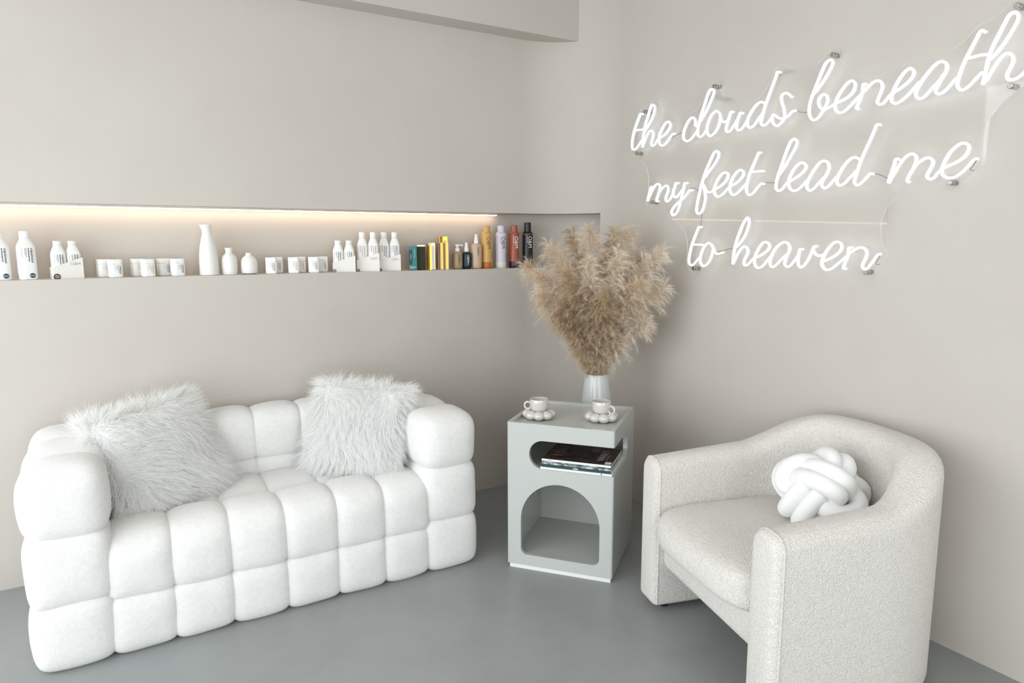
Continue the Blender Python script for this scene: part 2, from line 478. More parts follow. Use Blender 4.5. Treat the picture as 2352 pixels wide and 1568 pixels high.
box('inner_core', (-2.60-sx, -1.20-sx, -0.21-sy, -0.08-sy, 0.30, 0.62), SOFA, sofa)

# ------------------------------------------------------------------ furry cushions
def fur_pillow(label, loc, rz, lean, roll, half=0.22, thick=0.085, seed=1, N=15000, L0=0.060, flow=(0.15, -1.0)):
    t = thing('fur_cushion', label, 'cushion', loc, rz, 'shaggy cushions on the sofa')
    rng = np.random.default_rng(seed)
    def surf(u, v, side):
        e = np.clip((1-np.abs(u)**3.2), 0, 1)**0.55*np.clip((1-np.abs(v)**3.2), 0, 1)**0.55
        x = half*u*(1-0.07*(1-v*v)*np.abs(u)**2); z = half*v*(1-0.07*(1-u*u)*np.abs(v)**2)
        return np.stack([x, -side*thick*e, z], -1)
    R = Matrix.Translation((0, 0, 0)) @ Matrix.Rotation(lean, 4, 'X') @ Matrix.Rotation(roll, 4, 'Y')
    Rm = np.array(R.to_3x3())
    def tr(P):
        P = P + np.array([0, 0, half*0.98]); return P @ Rm.T
    # backing
    g = np.linspace(-1, 1, 25); U, Vv = np.meshgrid(g, g, indexing='ij')
    A = tr(surf(U, Vv, 1).reshape(-1, 3)); B = tr(surf(U, Vv, -1).reshape(-1, 3)); q = 25
    F = []
    for i in range(q-1):
        for j in range(q-1):
            a = i*q+j; F.append((a, a+q, a+q+1, a+1)); F.append((a+q*q, a+q*q+1, a+q*q+q+1, a+q*q+q))
    mesh_obj('cushion_cover', np.vstack([A, B]), F, FURBASE, t, True)
    # fur
    u = rng.uniform(-1, 1, N); v = rng.uniform(-1, 1, N); edge = rng.random(N) < 0.22
    k = rng.integers(0, 4, N); s = np.where(rng.random(N) < 0.5, -1.0, 1.0)
    u = np.where(edge & (k < 2), s*rng.uniform(.9, 1, N), u); v = np.where(edge & (k >= 2), s*rng.uniform(.9, 1, N), v)
    side = np.where(rng.random(N) < 0.8, 1.0, -1.0)
    P0 = surf(u, v, side); d = 1e-3
    du = (surf(np.clip(u+d, -1, 1), v, side)-surf(np.clip(u-d, -1, 1), v, side)); dv = (surf(u, np.clip(v+d, -1, 1), side)-surf(u, np.clip(v-d, -1, 1), side))
    nrm = unit(np.cross(du, dv))*side[:, None]
    nrm[:, 1] = np.where(np.abs(nrm[:, 1]) < 1e-6, -side, nrm[:, 1])
    rad = np.stack([u*np.abs(u)**3, np.zeros(N), v*np.abs(v)**3], -1)
    swirl = 0.9*np.sin(3.1*u+1.7*v+seed)+0.6*np.sin(5.3*v-2.2*u+2*seed)
    fa = np.array([flow[0], flow[1]]); ca, sa = np.cos(swirl*0.55), np.sin(swirl*0.55)
    fd = np.stack([fa[0]*ca-fa[1]*sa, np.zeros(N), fa[0]*sa+fa[1]*ca], -1)
    f = unit(fd*0.8+rad*1.3+rng.normal(0, .16, (N, 3)))
    Ln = L0*rng.uniform(.65, 1.2, N)
    # locks: strands bend toward their lock's tip
    nc = N//22; ci = rng.integers(0, N, nc); near = np.zeros(N, int)
    pts = np.stack([u, v, side*3], -1); cp = pts[ci]
    for a in range(0, N, 2000):
        near[a:a+2000] = ((pts[a:a+2000, None, :]-cp[None])**2).sum(-1).argmin(1)
    lead = ci[near]
    ts = np.linspace(0, 1, 6)
    def curve(P, nn, ff, LL):
        t_ = ts[None, :, None]
        return P[:, None, :]+LL[:, None, None]*(nn[:, None, :]*(0.62*t_-0.34*t_**2)+ff[:, None, :]*(0.25*t_+0.62*t_**2))
    Q = curve(P0, nrm, f, Ln); QL = curve(P0[lead], nrm[lead], f[lead], Ln)
    w = (0.58*ts**1.3)[None, :, None]; Q = Q*(1-w)+QL*w+rng.normal(0, .0016, Q.shape)*ts[None, :, None]+(rng.normal(0, .0045, (N, 1, 3))*np.sin(ts*5.0)[None, :, None])
    Q[:, :, 2] -= 0.010*ts[None, :]**2
    Q = tr(Q.reshape(-1, 3)).reshape(Q.shape)
    tang = unit(Q[:, -1]-Q[:, 0]); sd_ = unit(np.cross(tang, unit(rng.normal(0, .6, (N, 3))+(nrm @ Rm.T))))
    VV, FF = ribbons(Q, sd_, rng.uniform(.0009, .0018, N))
    o = quads_obj('fur', VV, FF, FUR, t, True); tag(o, 'long shaggy white fur', kind='stuff')
    return t
fur_pillow('shaggy white fur cushion slumped diagonally over the sofa corner away from the side table', (-2.232, -0.475, 0.380), math.radians(27), math.radians(-29), math.radians(-5), 0.222, 0.08, 3, 27000, 0.066, (0.75, -0.7))
fur_pillow('shaggy white fur cushion propped upright in the sofa corner next to the side table', (-1.565, -0.50, 0.398), math.radians(-40), math.radians(-25), math.radians(3), 0.205, 0.085, 8, 25000, 0.066, (0.1, -1.0))

# ------------------------------------------------------------------ side table
TW, TD, TH = 0.462, 0.443, 0.650
TANG = math.radians(-50.9)
tab = thing('side_table', 'pale sage lacquered cube side table with arched opening and wraparound slot', 'side table', (-1.003, -0.885, 0), TANG)
bm = bmesh.new(); Vb, Fb = box_data(0, TW, 0, TD, 0.02, TH); vs = [bm.verts.new(v) for v in Vb]
for f in Fb: bm.faces.new([vs[i] for i in f])
ve = [e for e in bm.edges if abs(e.verts[0].co.z-e.verts[1].co.z) > 0.1]
bmesh.ops.bevel(bm, geom=ve, offset=0.008, segments=4, affect='EDGES', profile=0.5)
body = bm_obj('body', bm, LACQ, tab)
def boxbm(*e):
    bm = bmesh.new(); Vb, Fb = box_data(*e); vs = [bm.verts.new(v) for v in Vb]
    for f in Fb: bm.faces.new([vs[i] for i in f])
    return bm
z0, z1 = 0.458, 0.580; rr = (z1-z0)/2; zc = (z0+z1)/2
stad = [(TW+.1, z0)]+[(TW+.1, z1)]+[(0.099+rr-rr*math.sin(a), zc+rr*math.cos(a)) for a in np.linspace(0, PI, 21)]
stad_s = [(-.1, z0)]+[(-.1, z1)]+[(0.284-rr+rr*math.sin(a), zc+rr*math.cos(a)) for a in np.linspace(0, PI, 21)]
ax0, ax1, az0, azt = 0.062, 0.406, 0.068, 0.397; ar = (ax1-ax0)/2; acx = (ax0+ax1)/2; cr = 0.028
arch = [(acx+ar*math.cos(a), azt-ar+ar*math.sin(a)) for a in np.linspace(0, PI, 33)]
arch += [(ax0+cr-cr*math.cos(a), az0+cr-cr*math.sin(a)) for a in np.linspace(0, PI/2, 7)]
arch += [(ax1-cr+cr*math.sin(a), az0+cr-cr*math.cos(a)) for a in np.linspace(0, PI/2, 7)]
cut(body, [boxbm(.018, TW-.018, .018, TD-.018, TH-.013, TH+.05),
           boxbm(.019, TW-.019, .019, TD-.019, z0+.0004, z1-.0004),
           prism_cut(stad, 'y', -.05, .03), prism_cut(stad_s, 'x', TW-.03, TW+.05),
           boxbm(.018, TW-.018, .018, TD-.018, az0-.003, .440), prism_cut(arch, 'y', -.05, .03)])
box('plinth', (0.010, TW-.008, 0.006, TD-.01, 0.0, 0.0215), PLINTH, tab)
box('peg_hole_cover', (0.0175, 0.0195, 0.33, 0.338, 0.215, 0.223), PLINTH, tab)

tM = Matrix.Translation((-1.003, -0.885, 0)) @ Matrix.Rotation(TANG, 4, 'Z')
def on_table(s, t, z): return tM @ Vector((s, t, z))

# magazines in the slot
PAPER = mat('magazine_paper', (0.70, 0.70, 0.68), 0.6)
COVER = mat('dark_photo_cover', (0.03, 0.02, 0.018), 0.3, spec=0.4)
add_noise_colour(COVER, (0.010, 0.008, 0.008), (0.14, 0.078, 0.052), 14, 5, 0.7, 0.42, 0.70, stretch=(1, 2.2, 1))
WHITESP = mat('white_spine', (0.78, 0.79, 0.79), 0.4)
GREENSP = mat('dark_green_spine', (0.025, 0.05, 0.045), 0.4)
TEALSP = mat('mottled_teal_spine', (0.2, 0.3, 0.32), 0.4)
add_noise_colour(TEALSP, (0.05, 0.10, 0.11), (0.55, 0.62, 0.64), 28, 2, 0.5, 0.42, 0.6, stretch=(1, .1, .1))
GREYSP = mat('mottled_brown_spine', (0.2, 0.2, 0.2), 0.4)
add_noise_colour(GREYSP, (0.06, 0.08, 0.08), (0.42, 0.40, 0.36), 22, 2, 0.5, 0.45, 0.6, stretch=(1, .1, .1))
INKL = mat('pale_print', (0.36, 0.32, 0.29), 0.5)
INKM = mat('tan_print', (0.17, 0.12, 0.09), 0.5)
INKD = mat('dark_print', (0.05, 0.05, 0.05), 0.6)
zz = z0+0.0006
mags = [(0.148, 0.452, 0.004, 0.262, .0090, WHITESP, WHITESP, 'white-covered magazine lying under the others in the table slot', 0.0),
        (0.152, 0.446, 0.008, 0.245, .0110, GREENSP, GREENSP, 'magazine with a dark green spine lettered in white', 0.4),
        (0.151, 0.447, 0.010, 0.245, .0068, TEALSP, GREYSP, 'magazine with a pale patterned spine above the dark green one', -0.5),
        (0.151, 0.446, 0.012, 0.243, .0060, GREYSP, GREYSP, 'thin magazine with a mottled spine below the topmost one', 0.3),
        (0.152, 0.446, 0.011, 0.245, .0092, WHITESP, COVER, 'topmost magazine with white spine and dark photographic cover', 0.0)]
for i, (s0, s1, t0, t1, h, sp, cv, lab, yaw) in enumerate(mags):
    m_ = thing('magazine', lab, 'magazine', on_table((s0+s1)/2, t0, zz), TANG+math.radians(yaw), 'magazines in the table slot')
    w = (s1-s0)/2
    box('pages', (-w+.001, w-.001, .001, t1-t0-.001, .0006, h-.0006), PAPER, m_)
    spn = box('spine', (-w, w, -.0006, .0010, 0, h), sp, m_)
    fcv = box('front_cover', (-w, w, .0004, t1-t0, h-.0006, h), cv, m_)
    box('back_cover', (-w, w, .0004, t1-t0, 0, .0006), cv, m_)
    if i == 0: box('spine_mark', (w-.045, w-.042, -.0010, -.0006, .0002, h-.0002), INKD, spn)
    if i == 1: text('spine_lettering', 'index', .0095, WHITESP, spn, face_mat(0.0, -.0011, h*.5), 'CENTER', .0003)
    if i == 4:
        top = h+.0003
        def cov(nm, s, size, x, y, inkm, bold=0.0, sxx=1.0): text(nm, s, size, inkm, fcv, Matrix.Translation((x, y, top)) @ Matrix.Rotation(PI/2, 4, 'Z'), 'LEFT', bold, sxx)
        cov('cover_title', 'HIB', .085, -w+.045, .055, INKM, -.001, 1.2)
        cov('cover_lettering', 'WINSLET', .040, w-.055, .045, INKL, -.0006, .9)
        cov('cover_lettering', 'exclusive interview', .011, w-.033, .055, INKM)
        for q in range(4): cov('cover_lettering', ('the new issue', 'on screen', 'now and then', 'in her words')[q], .009, w-.115+q*.008, .165, INKM)
        box('barcode', (w-.030, w-.004, .012, .042, top-.0003, top), WHITESP, fcv)
        text('spine_lettering', 'U R B A N', .0045, INKD, spn, face_mat(-w+.025, -.0009, h*.5))
    zz += h+.0003

# cups on bubble saucers
def cup_set(s, t, hand, n0, where):
    P = on_table(s, t, TH-.0125)
    sau = thing('bubble_saucer', 'pearl white saucer ringed with round bubbles, '+where, 'saucer', P, 0, 'bubble saucers on the side table')
    nb, ring, rb = 8, 0.0480, 0.0246
    bm = bmesh.new()
    bmesh.ops.create_uvsphere(bm, u_segments=20, v_segments=12, radius=1)
    me = bpy.data.meshes.new('bubble'); bm.to_mesh(me); bm.free(); me.materials.append(PEARL)
    me.polygons.foreach_set('use_smooth', [True]*len(me.polygons))
    for i in range(nb):
        a = n0+2*PI*i/nb; o = bpy.data.objects.new('bubble', me); link(o, sau)
        o.location = (ring*math.cos(a), ring*math.sin(a), rb*.80); o.scale = (rb*1.05, rb*1.05, rb*.80); o.rotation_euler = (0, 0, a)
    loft('well', [(.004, .045, .045), (.018, .047, .047), (.0255, .043, .043), (.0238, .034, .034), (.0232, .001, .001)], PEARL, sau, 32)
    c = thing('coffee_cup', 'pearl white round coffee cup with ring handle, '+where, 'cup', P+Vector((0, 0, .0235)), 0, 'coffee cups on the side table')
    pr = [(0.0, .016), (.002, .022), (.008, .0300), (.020, .0380), (.036, .0415), (.050, .0412), (.060, .0408), (.0625, .0400), (.0615, .0385), (.050, .0385), (.030, .0375), (.014, .0300), (.008, .0150), (.007, .0005)]
    loft('bowl', [(z, r, r) for z, r in pr], PEARL, c, 40)
    cx, cy = math.cos(hand), math.sin(hand); q = []
    for i in range(24):
        a = 2*PI*i/24; rr_ = .0150
        q.append(((.0505+rr_*math.cos(a))*cx, (.0505+rr_*math.cos(a))*cy, .030+rr_*math.sin(a)*1.05))
    tube('handle', q, .0045, PEARL, c, 10, closed=True)
cup_set(0.094, 0.150, math.radians(132), 0.2, 'at the table corner toward the sofa')
cup_set(0.362, 0.200, math.radians(-72), 0.33, 'at the table side toward the armchair')

# ------------------------------------------------------------------ floor vase with pampas grass
VX, VY = -0.381, -0.699
vz = thing('floor_vase', 'tall glossy white tapered floor vase behind the side table', 'vase', (VX, VY, 0))
loft('vessel', [(0, .078, .078), (.006, .086, .086), (.10, .104, .104), (.26, .106, .106), (.45, .094, .094), (.62, .076, .076), (.70, .067, .067), (.752, .0605, .0605), (.762, .0590, .0590), (.765, .0570, .0570), (.760, .0550, .0550), (.66, .066, .066), (.55, .077, .077), (.548, .001, .001)], CERAMIC, vz, 48)
STALK = mat('dry_stalk', (0.42, 0.30, 0.17), 0.8)
PAMS = [strand_mat('pampas_plume_%d' % i, c1, c2, 14, 0.32) for i, (c1, c2) in enumerate([((0.70, 0.56, 0.41), (0.88, 0.77, 0.63)), ((0.80, 0.69, 0.56), (0.93, 0.86, 0.76)), ((0.50, 0.37, 0.235), (0.74, 0.60, 0.43))])]
RIGHT = np.array([0.8583, -0.5132, 0]); FWD = np.array([0.513, 0.858, 0])
def pampas(tip, bulge, head, width, seed, mi, n, lab):
    """tip: (toward sign wall, up, toward corner) from the vase mouth"""
    rng = np.random.default_rng(seed)
    t = thing('pampas_stem', lab, 'pampas grass', (VX, VY, 0.56), 0, 'pampas grass in the floor vase')
    M0 = np.array([0, 0, 0.205])
    tipv = M0+RIGHT*tip[0]+FWD*tip[2]+np.array([0, 0, tip[1]])
    dirh = RIGHT*tip[0]+FWD*tip[2]; dh = np.linalg.norm(dirh)+1e-9
    neck = M0+dirh/dh*min(.034, dh*.16)
    A = np.array([0, 0, .012])+dirh/dh*(-.02); mid = M0*.45+tipv*.55-dirh*.16*bulge+np.array([0, 0, .05*bulge])
    C = catmull([A, neck, mid, tipv], .012)
    seg = np.linalg.norm(np.diff(C, axis=0), axis=1); cum = np.r_[0, np.cumsum(seg)]; LT = cum[-1]
    def at(s): return np.stack([np.interp(s, cum, C[:, k]) for k in range(3)], -1)
    tube('stalk', C[::2], np.linspace(.0028, .0012, len(C[::2])), STALK, t, 6)
    # side branchlets, each carrying fine hairs
    nb = 330; x = (np.arange(nb)+rng.random(nb))/nb; s = LT-head*(1-x)
    P = at(s); T = unit(at(np.minimum(s+.01, LT))-at(s-.01))
    rv = rng.normal(0, 1, (nb, 3)); rv = unit(rv-(rv*T).sum(-1, keepdims=True)*T)
    env = np.clip(np.sin(PI*np.clip(x*.90+.03, 0, 1)**.9), .10, 1)**.75
    Lb = width*(.40+.85*rng.random(nb))*env; lift = .55+.6*rng.random(nb); dr = .08+.34*rng.random(nb)
    sw = rng.normal(0, .13, (nb, 3))
    def br(i, t):
        t = t[:, None]; q = rv[i]*(.60*t)+T[i]*(lift[i][:, None]*(1.15*t-.35*t*t))+sw[i]*t*t
        q[:, 2] -= dr[i]*t[:, 0]**2.2
        return P[i]+Lb[i][:, None]*q
    bi = rng.choice(nb, n, p=Lb/Lb.sum()); tb = rng.beta(1.5, 1.0, n)
    R0 = br(bi, tb); d = unit(unit(br(bi, tb+.03)-R0)+rng.normal(0, .17, (n, 3)))
    ts = np.linspace(0, 1, 4); Ln = width*(.14+.20*rng.random(n))
    cv = rng.normal(0, .22, (n, 3)); cv[:, 2] -= .10
    Q = R0[:, None, :]+Ln[:, None, None]*(d[:, None, :]*ts[None, :, None]+cv[:, None, :]*(ts**2)[None, :, None])
    W3 = np.array([VX, VY, 0.56]); Wq = Q+W3          # keep every hair clear of the two walls
    Q[:, :, 0] -= np.maximum(0, Wq[:, :, 0]+.012); Q[:, :, 1] -= np.maximum(0, Wq[:, :, 1]+.012)
    sdv = unit(np.cross(unit(Q[:, -1]-Q[:, 0]), rng.normal(0, 1, (n, 3))))
    VV, FF = ribbons(Q, sdv, rng.uniform(.0005, .0011, n), .8)
    o = quads_obj('plume', VV, FF, PAMS[mi], t, True); tag(o, 'feathery tan seed plume', kind='stuff')
# tip offsets, how far the stem arches, tuft length, colour, what sets it apart
tips = [(-.345, .530, .02, .9, .100, 0, 'tan pampas plume leaning furthest toward the shelf of bottles'),
        (-.240, .630, -.05, .8, .095, 0, 'tan pampas plume rising just past the black aerosol can'),
        (-.130, .690, .06, .6, .095, 2, 'brownish upright pampas plume against the end of the niche'),
        (-.050, .705, -.02, .4, .100, 0, 'tall upright tan pampas plume above the middle of the vase'),
        (.085, .700, .08, .3, .090, 2, 'tall brownish pampas plume beside the end edge of the niche'),
        (.165, .700, .06, .5, .095, 0, 'tall tan pampas plume closest to the word my of the sign'),
        (.215, .560, .08, .8, .085, 2, 'brown pampas plume tucked behind the pale one by the sign wall'),
        (.285, .600, -.10, .9, .110, 1, 'large pale pampas plume spreading toward the sign wall'),
        (.300, .430, -.09, .9, .105, 1, 'pale pampas plume arching low toward the armchair'),
        (-.295, .400, -.10, .9, .100, 0, 'tan pampas plume arching low toward the sofa'),
        (-.070, .560, -.17, .5, .085, 1, 'short pale pampas plume at the front of the bunch, toward the sofa'),
        (.070, .590, -.18, .5, .085, 1, 'short pale greyish pampas plume at the front of the bunch, toward the armchair'),
        (-.165, .500, -.15, .7, .090, 2, 'short brown pampas plume at the front, leaning to the sofa'),
        (.170, .450, -.18, .7, .095, 0, 'short tan pampas plume at the front, leaning to the armchair'),
        (-.215, .300, -.12, .8, .085, 2, 'lowest brown pampas plume drooping on the sofa side of the vase'),
        (.225, .270, -.10, .8, .090, 1, 'lowest pale pampas plume drooping on the armchair side of the vase'),
        (.000, .400, -.19, .5, .085, 2, 'low brown pampas plume directly above the vase mouth')]
for i, (a, b, c, bl, wd, ci, lab) in enumerate(tips):
    L = math.hypot(math.hypot(a, c), b)
    pampas((a, b, c), bl, L*1.02, wd*1.2, 20+i, ci, 14500, lab)
# neon sign strokes on the right wall, (y, z) in millimetres
NEON = {
 'the': [
  [(-604,2035),(-588,2038),(-577,2022),(-557,1988),(-543,1960),(-533,1928),(-528,1894),(-533,1876),(-547,1868),(-564,1873),(-582,1888),(-606,1908)],
  [(-549,1961),(-576,1962),(-617,1958)],
  [(-617,1944),(-642,1967),(-667,1993),(-685,2020),(-692,2045),(-689,2060),(-678,2069),(-665,2064),(-655,2045),(-642,2016),(-627,1982),(-617,1946),(-611,1913),(-608,1873)],
  [(-608,1873),(-622,1896),(-638,1924),(-654,1941),(-671,1946),(-684,1937),(-686,1922),(-680,1904),(-673,1886),(-678,1875),(-691,1871),(-704,1881),(-720,1897),(-736,1904),(-766,1913),(-791,1932),(-804,1950),(-799,1966),(-786,1972),(-766,1964),(-746,1943),(-730,1920),(-726,1898),(-729,1881),(-740,1869),(-757,1864),(-778,1872),(-801,1891),(-821,1910),(-833,1909)],
 ],
 'clouds': [
  [(-971,1926),(-964,1931),(-966,1944),(-960,1959),(-949,1967),(-932,1963),(-911,1942),(-895,1914),(-891,1892),(-897,1875),(-917,1865),(-939,1870),(-960,1886),(-981,1903)],
  [(-990,1937),(-1018,1967),(-1040,1997),(-1058,2028),(-1070,2051),(-1070,2065),(-1059,2072),(-1047,2069),(-1034,2051),(-1016,2010),(-997,1966),(-987,1934),(-981,1902),(-985,1882),(-999,1873),(-1011,1877),(-1025,1888),(-1037,1901)],
  [(-1111,1926),(-1104,1904),(-1088,1884),(-1069,1872),(-1055,1871),(-1043,1881),(-1037,1899),(-1042,1928),(-1059,1957),(-1081,1971),(-1095,1971),(-1109,1960),(-1113,1944),(-1111,1926)],
  [(-1109,1960),(-1117,1938),(-1125,1926),(-1136,1919),(-1158,1923)],
  [(-1184,1954),(-1173,1956),(-1167,1946),(-1160,1927),(-1150,1898),(-1149,1882),(-1160,1874),(-1174,1878),(-1191,1896),(-1211,1919)],
  [(-1236,1941),(-1224,1944),(-1218,1934),(-1210,1916),(-1206,1888),(-1211,1877),(-1223,1873),(-1237,1878),(-1254,1895),(-1265,1910)],
  [(-1351,1958),(-1345,1965),(-1330,1971),(-1310,1965),(-1289,1947),(-1270,1923),(-1263,1900),(-1268,1881),(-1281,1875),(-1298,1881),(-1317,1900),(-1340,1924)],
  [(-1417,2070),(-1404,2074),(-1399,2063),(-1384,2027),(-1365,1985),(-1350,1949),(-1340,1916),(-1334,1893),(-1337,1881),(-1350,1874),(-1364,1879),(-1385,1896)],
  [(-1477,1965),(-1463,1978),(-1449,1985),(-1435,1983),(-1428,1974),(-1430,1956),(-1440,1934),(-1446,1913),(-1447,1890),(-1437,1875),(-1424,1865),(-1413,1864),(-1398,1873),(-1389,1887),(-1389,1903),(-1396,1911),(-1410,1901),(-1429,1890),(-1448,1889),(-1463,1893),(-1483,1908),(-1498,1910)],
 ],
 'beneath': [
  [(-1574,1958),(-1589,1971),(-1610,1994),(-1630,2020),(-1643,2042),(-1649,2057),(-1644,2068),(-1635,2070),(-1620,2063),(-1608,2043),(-1593,2010),(-1578,1975),(-1565,1943),(-1559,1915),(-1560,1889),(-1569,1870),(-1583,1861),(-1599,1866),(-1613,1881),(-1625,1898),(-1634,1916),(-1636,1932),(-1630,1944),(-1619,1949),(-1606,1945),(-1598,1933),(-1600,1916),(-1610,1901),(-1626,1893),(-1643,1897),(-1664,1906),(-1680,1911),(-1711,1919),(-1735,1935),(-1744,1954),(-1742,1968),(-1731,1977),(-1715,1974),(-1694,1954),(-1677,1931),(-1668,1908),(-1669,1891),(-1678,1878),(-1692,1871),(-1710,1875),(-1730,1890),(-1753,1910),(-1777,1929),(-1796,1946),(-1814,1957),(-1831,1958),(-1843,1949),(-1847,1934),(-1842,1916),(-1834,1896),(-1832,1884),(-1841,1876),(-1853,1877),(-1865,1889),(-1879,1903),(-1893,1910),(-1917,1921),(-1941,1937),(-1952,1952),(-1953,1965),(-1943,1976),(-1929,1974),(-1911,1957),(-1895,1932),(-1884,1907),(-1881,1890),(-1886,1877),(-1900,1870),(-1917,1875),(-1939,1890),(-1959,1910),(-1975,1927)],
  [(-1784,1955),(-1775,1957),(-1774,1941),(-1772,1923),(-1764,1899),(-1754,1879),(-1763,1874)],
  [(-2058,1955),(-2056,1968),(-2042,1977),(-2028,1975),(-2010,1961),(-1988,1936),(-1971,1910),(-1965,1891),(-1970,1878),(-1982,1871),(-1997,1877),(-2017,1897),(-2039,1918),(-2051,1936)],
  [(-2055,1970),(-2060,1955),(-2055,1939),(-2044,1921),(-2034,1902),(-2029,1888),(-2036,1878),(-2046,1876),(-2062,1884),(-2077,1900),(-2092,1916)],
  [(-2165,2037),(-2154,2044),(-2148,2039),(-2141,2025),(-2128,1998),(-2113,1966),(-2102,1934),(-2095,1905),(-2097,1888),(-2107,1877),(-2119,1876),(-2135,1887),(-2151,1904),(-2167,1919)],
  [(-2115,1970),(-2138,1970),(-2157,1971),(-2178,1968)],
  [(-2183,1951),(-2200,1966),(-2221,1992),(-2238,2020),(-2250,2045),(-2252,2060),(-2246,2071),(-2235,2074),(-2225,2067),(-2216,2049),(-2201,2016),(-2187,1983),(-2179,1951),(-2175,1917),(-2170,1881)],
  [(-2171,1881),(-2182,1894),(-2196,1922),(-2211,1946),(-2226,1958),(-2238,1957),(-2248,1946),(-2248,1929),(-2242,1913),(-2236,1899),(-2238,1886),(-2249,1879),(-2263,1881),(-2276,1889),(-2290,1903),(-2301,1916)],
 ],
 'my': [
  [(-688,1673),(-677,1671),(-671,1651),(-661,1623),(-655,1605)],
  [(-658,1605),(-672,1628),(-692,1658),(-713,1680),(-732,1684),(-743,1675),(-741,1655),(-732,1630),(-720,1603),(-733,1600)],
  [(-728,1626),(-744,1646),(-768,1665),(-788,1672),(-801,1663),(-800,1643),(-788,1618),(-787,1604),(-799,1596),(-815,1605),(-836,1632)],
  [(-868,1678),(-852,1678),(-845,1662),(-836,1641),(-835,1627),(-845,1615),(-859,1613),(-878,1627),(-898,1646)],
  [(-926,1674),(-910,1674),(-906,1658),(-899,1631),(-891,1604),(-884,1582),(-877,1561),(-866,1542),(-847,1527),(-831,1535),(-830,1549),(-845,1568),(-872,1586),(-902,1601),(-925,1621),(-943,1639),(-958,1638)],
 ],
 'feet': [
  [(-1036,1691),(-1056,1711),(-1083,1737),(-1106,1765),(-1113,1785),(-1107,1797),(-1093,1799),(-1077,1784),(-1058,1752),(-1038,1715),(-1022,1677),(-1010,1638),(-999,1598),(-991,1558),(-994,1537),(-1008,1529),(-1025,1538),(-1037,1564),(-1043,1596),(-1039,1623),(-1030,1655)],
  [(-1028,1660),(-1042,1638),(-1057,1625),(-1075,1623),(-1093,1632),(-1119,1641),(-1152,1659),(-1169,1681),(-1169,1696),(-1153,1703),(-1133,1696),(-1110,1672),(-1096,1645),(-1094,1622),(-1107,1605),(-1124,1600),(-1148,1611),(-1173,1632),(-1189,1642),(-1218,1652),(-1243,1670),(-1255,1686),(-1253,1699),(-1238,1706),(-1219,1699),(-1197,1676),(-1184,1649),(-1184,1624),(-1195,1608),(-1211,1603),(-1233,1613),(-1261,1636),(-1277,1651)],
  [(-1339,1767),(-1329,1767),(-1322,1753),(-1303,1716),(-1286,1681),(-1276,1645),(-1274,1620),(-1282,1603),(-1294,1597),(-1313,1606),(-1333,1626),(-1350,1640),(-1362,1639)],
  [(-1292,1693),(-1323,1692),(-1359,1691)],
 ],
 'lead': [
  [(-1433,1665),(-1460,1697),(-1486,1736),(-1507,1768),(-1513,1786),(-1509,1797),(-1497,1802),(-1482,1792),(-1469,1766),(-1451,1720),(-1435,1678),(-1425,1643),(-1424,1619),(-1431,1608),(-1442,1605),(-1455,1611),(-1470,1627),(-1485,1638),(-1505,1646),(-1532,1659),(-1553,1676),(-1560,1690),(-1554,1701),(-1541,1707),(-1524,1702),(-1502,1681),(-1486,1652),(-1483,1628),(-1492,1610),(-1510,1601),(-1528,1604),(-1547,1617),(-1568,1637)],
  [(-1658,1683),(-1654,1696),(-1638,1704),(-1619,1699),(-1597,1676),(-1575,1643),(-1567,1618),(-1573,1603),(-1586,1597),(-1602,1605),(-1620,1623),(-1640,1642)],
  [(-1650,1699),(-1659,1683),(-1657,1667),(-1647,1647),(-1634,1628),(-1632,1613),(-1646,1602),(-1661,1607),(-1678,1624),(-1697,1644)],
  [(-1783,1692),(-1772,1701),(-1759,1704),(-1742,1699),(-1720,1678),(-1700,1645),(-1694,1625),(-1700,1612),(-1712,1608),(-1729,1615),(-1747,1633),(-1773,1656)],
  [(-1848,1807),(-1836,1808),(-1830,1793),(-1813,1752),(-1793,1708),(-1779,1670),(-1769,1635),(-1765,1618),(-1771,1607),(-1782,1604),(-1796,1612),(-1812,1628),(-1825,1641),(-1836,1639)],
 ],
 'me': [
  [(-1924,1681),(-1913,1682),(-1910,1668),(-1903,1643),(-1896,1620),(-1894,1603)],
  [(-1896,1602),(-1903,1617),(-1917,1643),(-1934,1671),(-1953,1690),(-1970,1694),(-1982,1685),(-1984,1671),(-1977,1647),(-1967,1628),(-1959,1607),(-1966,1601)],
  [(-1969,1631),(-1985,1655),(-2004,1670),(-2024,1676),(-2037,1668),(-2040,1656),(-2033,1638),(-2025,1623),(-2025,1612),(-2036,1605),(-2047,1608),(-2056,1620),(-2070,1635),(-2086,1642),(-2115,1653),(-2138,1669),(-2147,1688),(-2145,1702),(-2131,1710),(-2116,1707),(-2095,1690),(-2080,1666),(-2071,1642),(-2070,1625),(-2078,1612),(-2094,1604),(-2113,1606),(-2135,1620),(-2153,1640),(-2166,1655),(-2175,1657)],
 ],
 'to': [
  [(-1025,1469),(-1010,1469),(-1005,1460),(-989,1429),(-970,1390),(-958,1347),(-953,1312),(-960,1297),(-975,1292),(-992,1302),(-1009,1318),(-1026,1333)],
  [(-976,1389),(-1009,1389),(-1046,1387)],
  [(-1093,1386),(-1076,1396),(-1057,1388),(-1038,1365),(-1027,1337),(-1025,1314),(-1035,1297),(-1051,1291),(-1070,1300),(-1088,1324),(-1099,1351),(-1100,1368)],
  [(-1090,1389),(-1104,1372),(-1111,1357),(-1125,1348),(-1142,1349),(-1160,1355)],
 ],
 'heaven': [
  [(-1232,1376),(-1251,1394),(-1275,1422),(-1290,1453),(-1297,1480),(-1295,1496),(-1287,1504),(-1278,1496),(-1264,1475),(-1246,1438),(-1231,1398),(-1222,1362),(-1219,1332),(-1218,1304)],
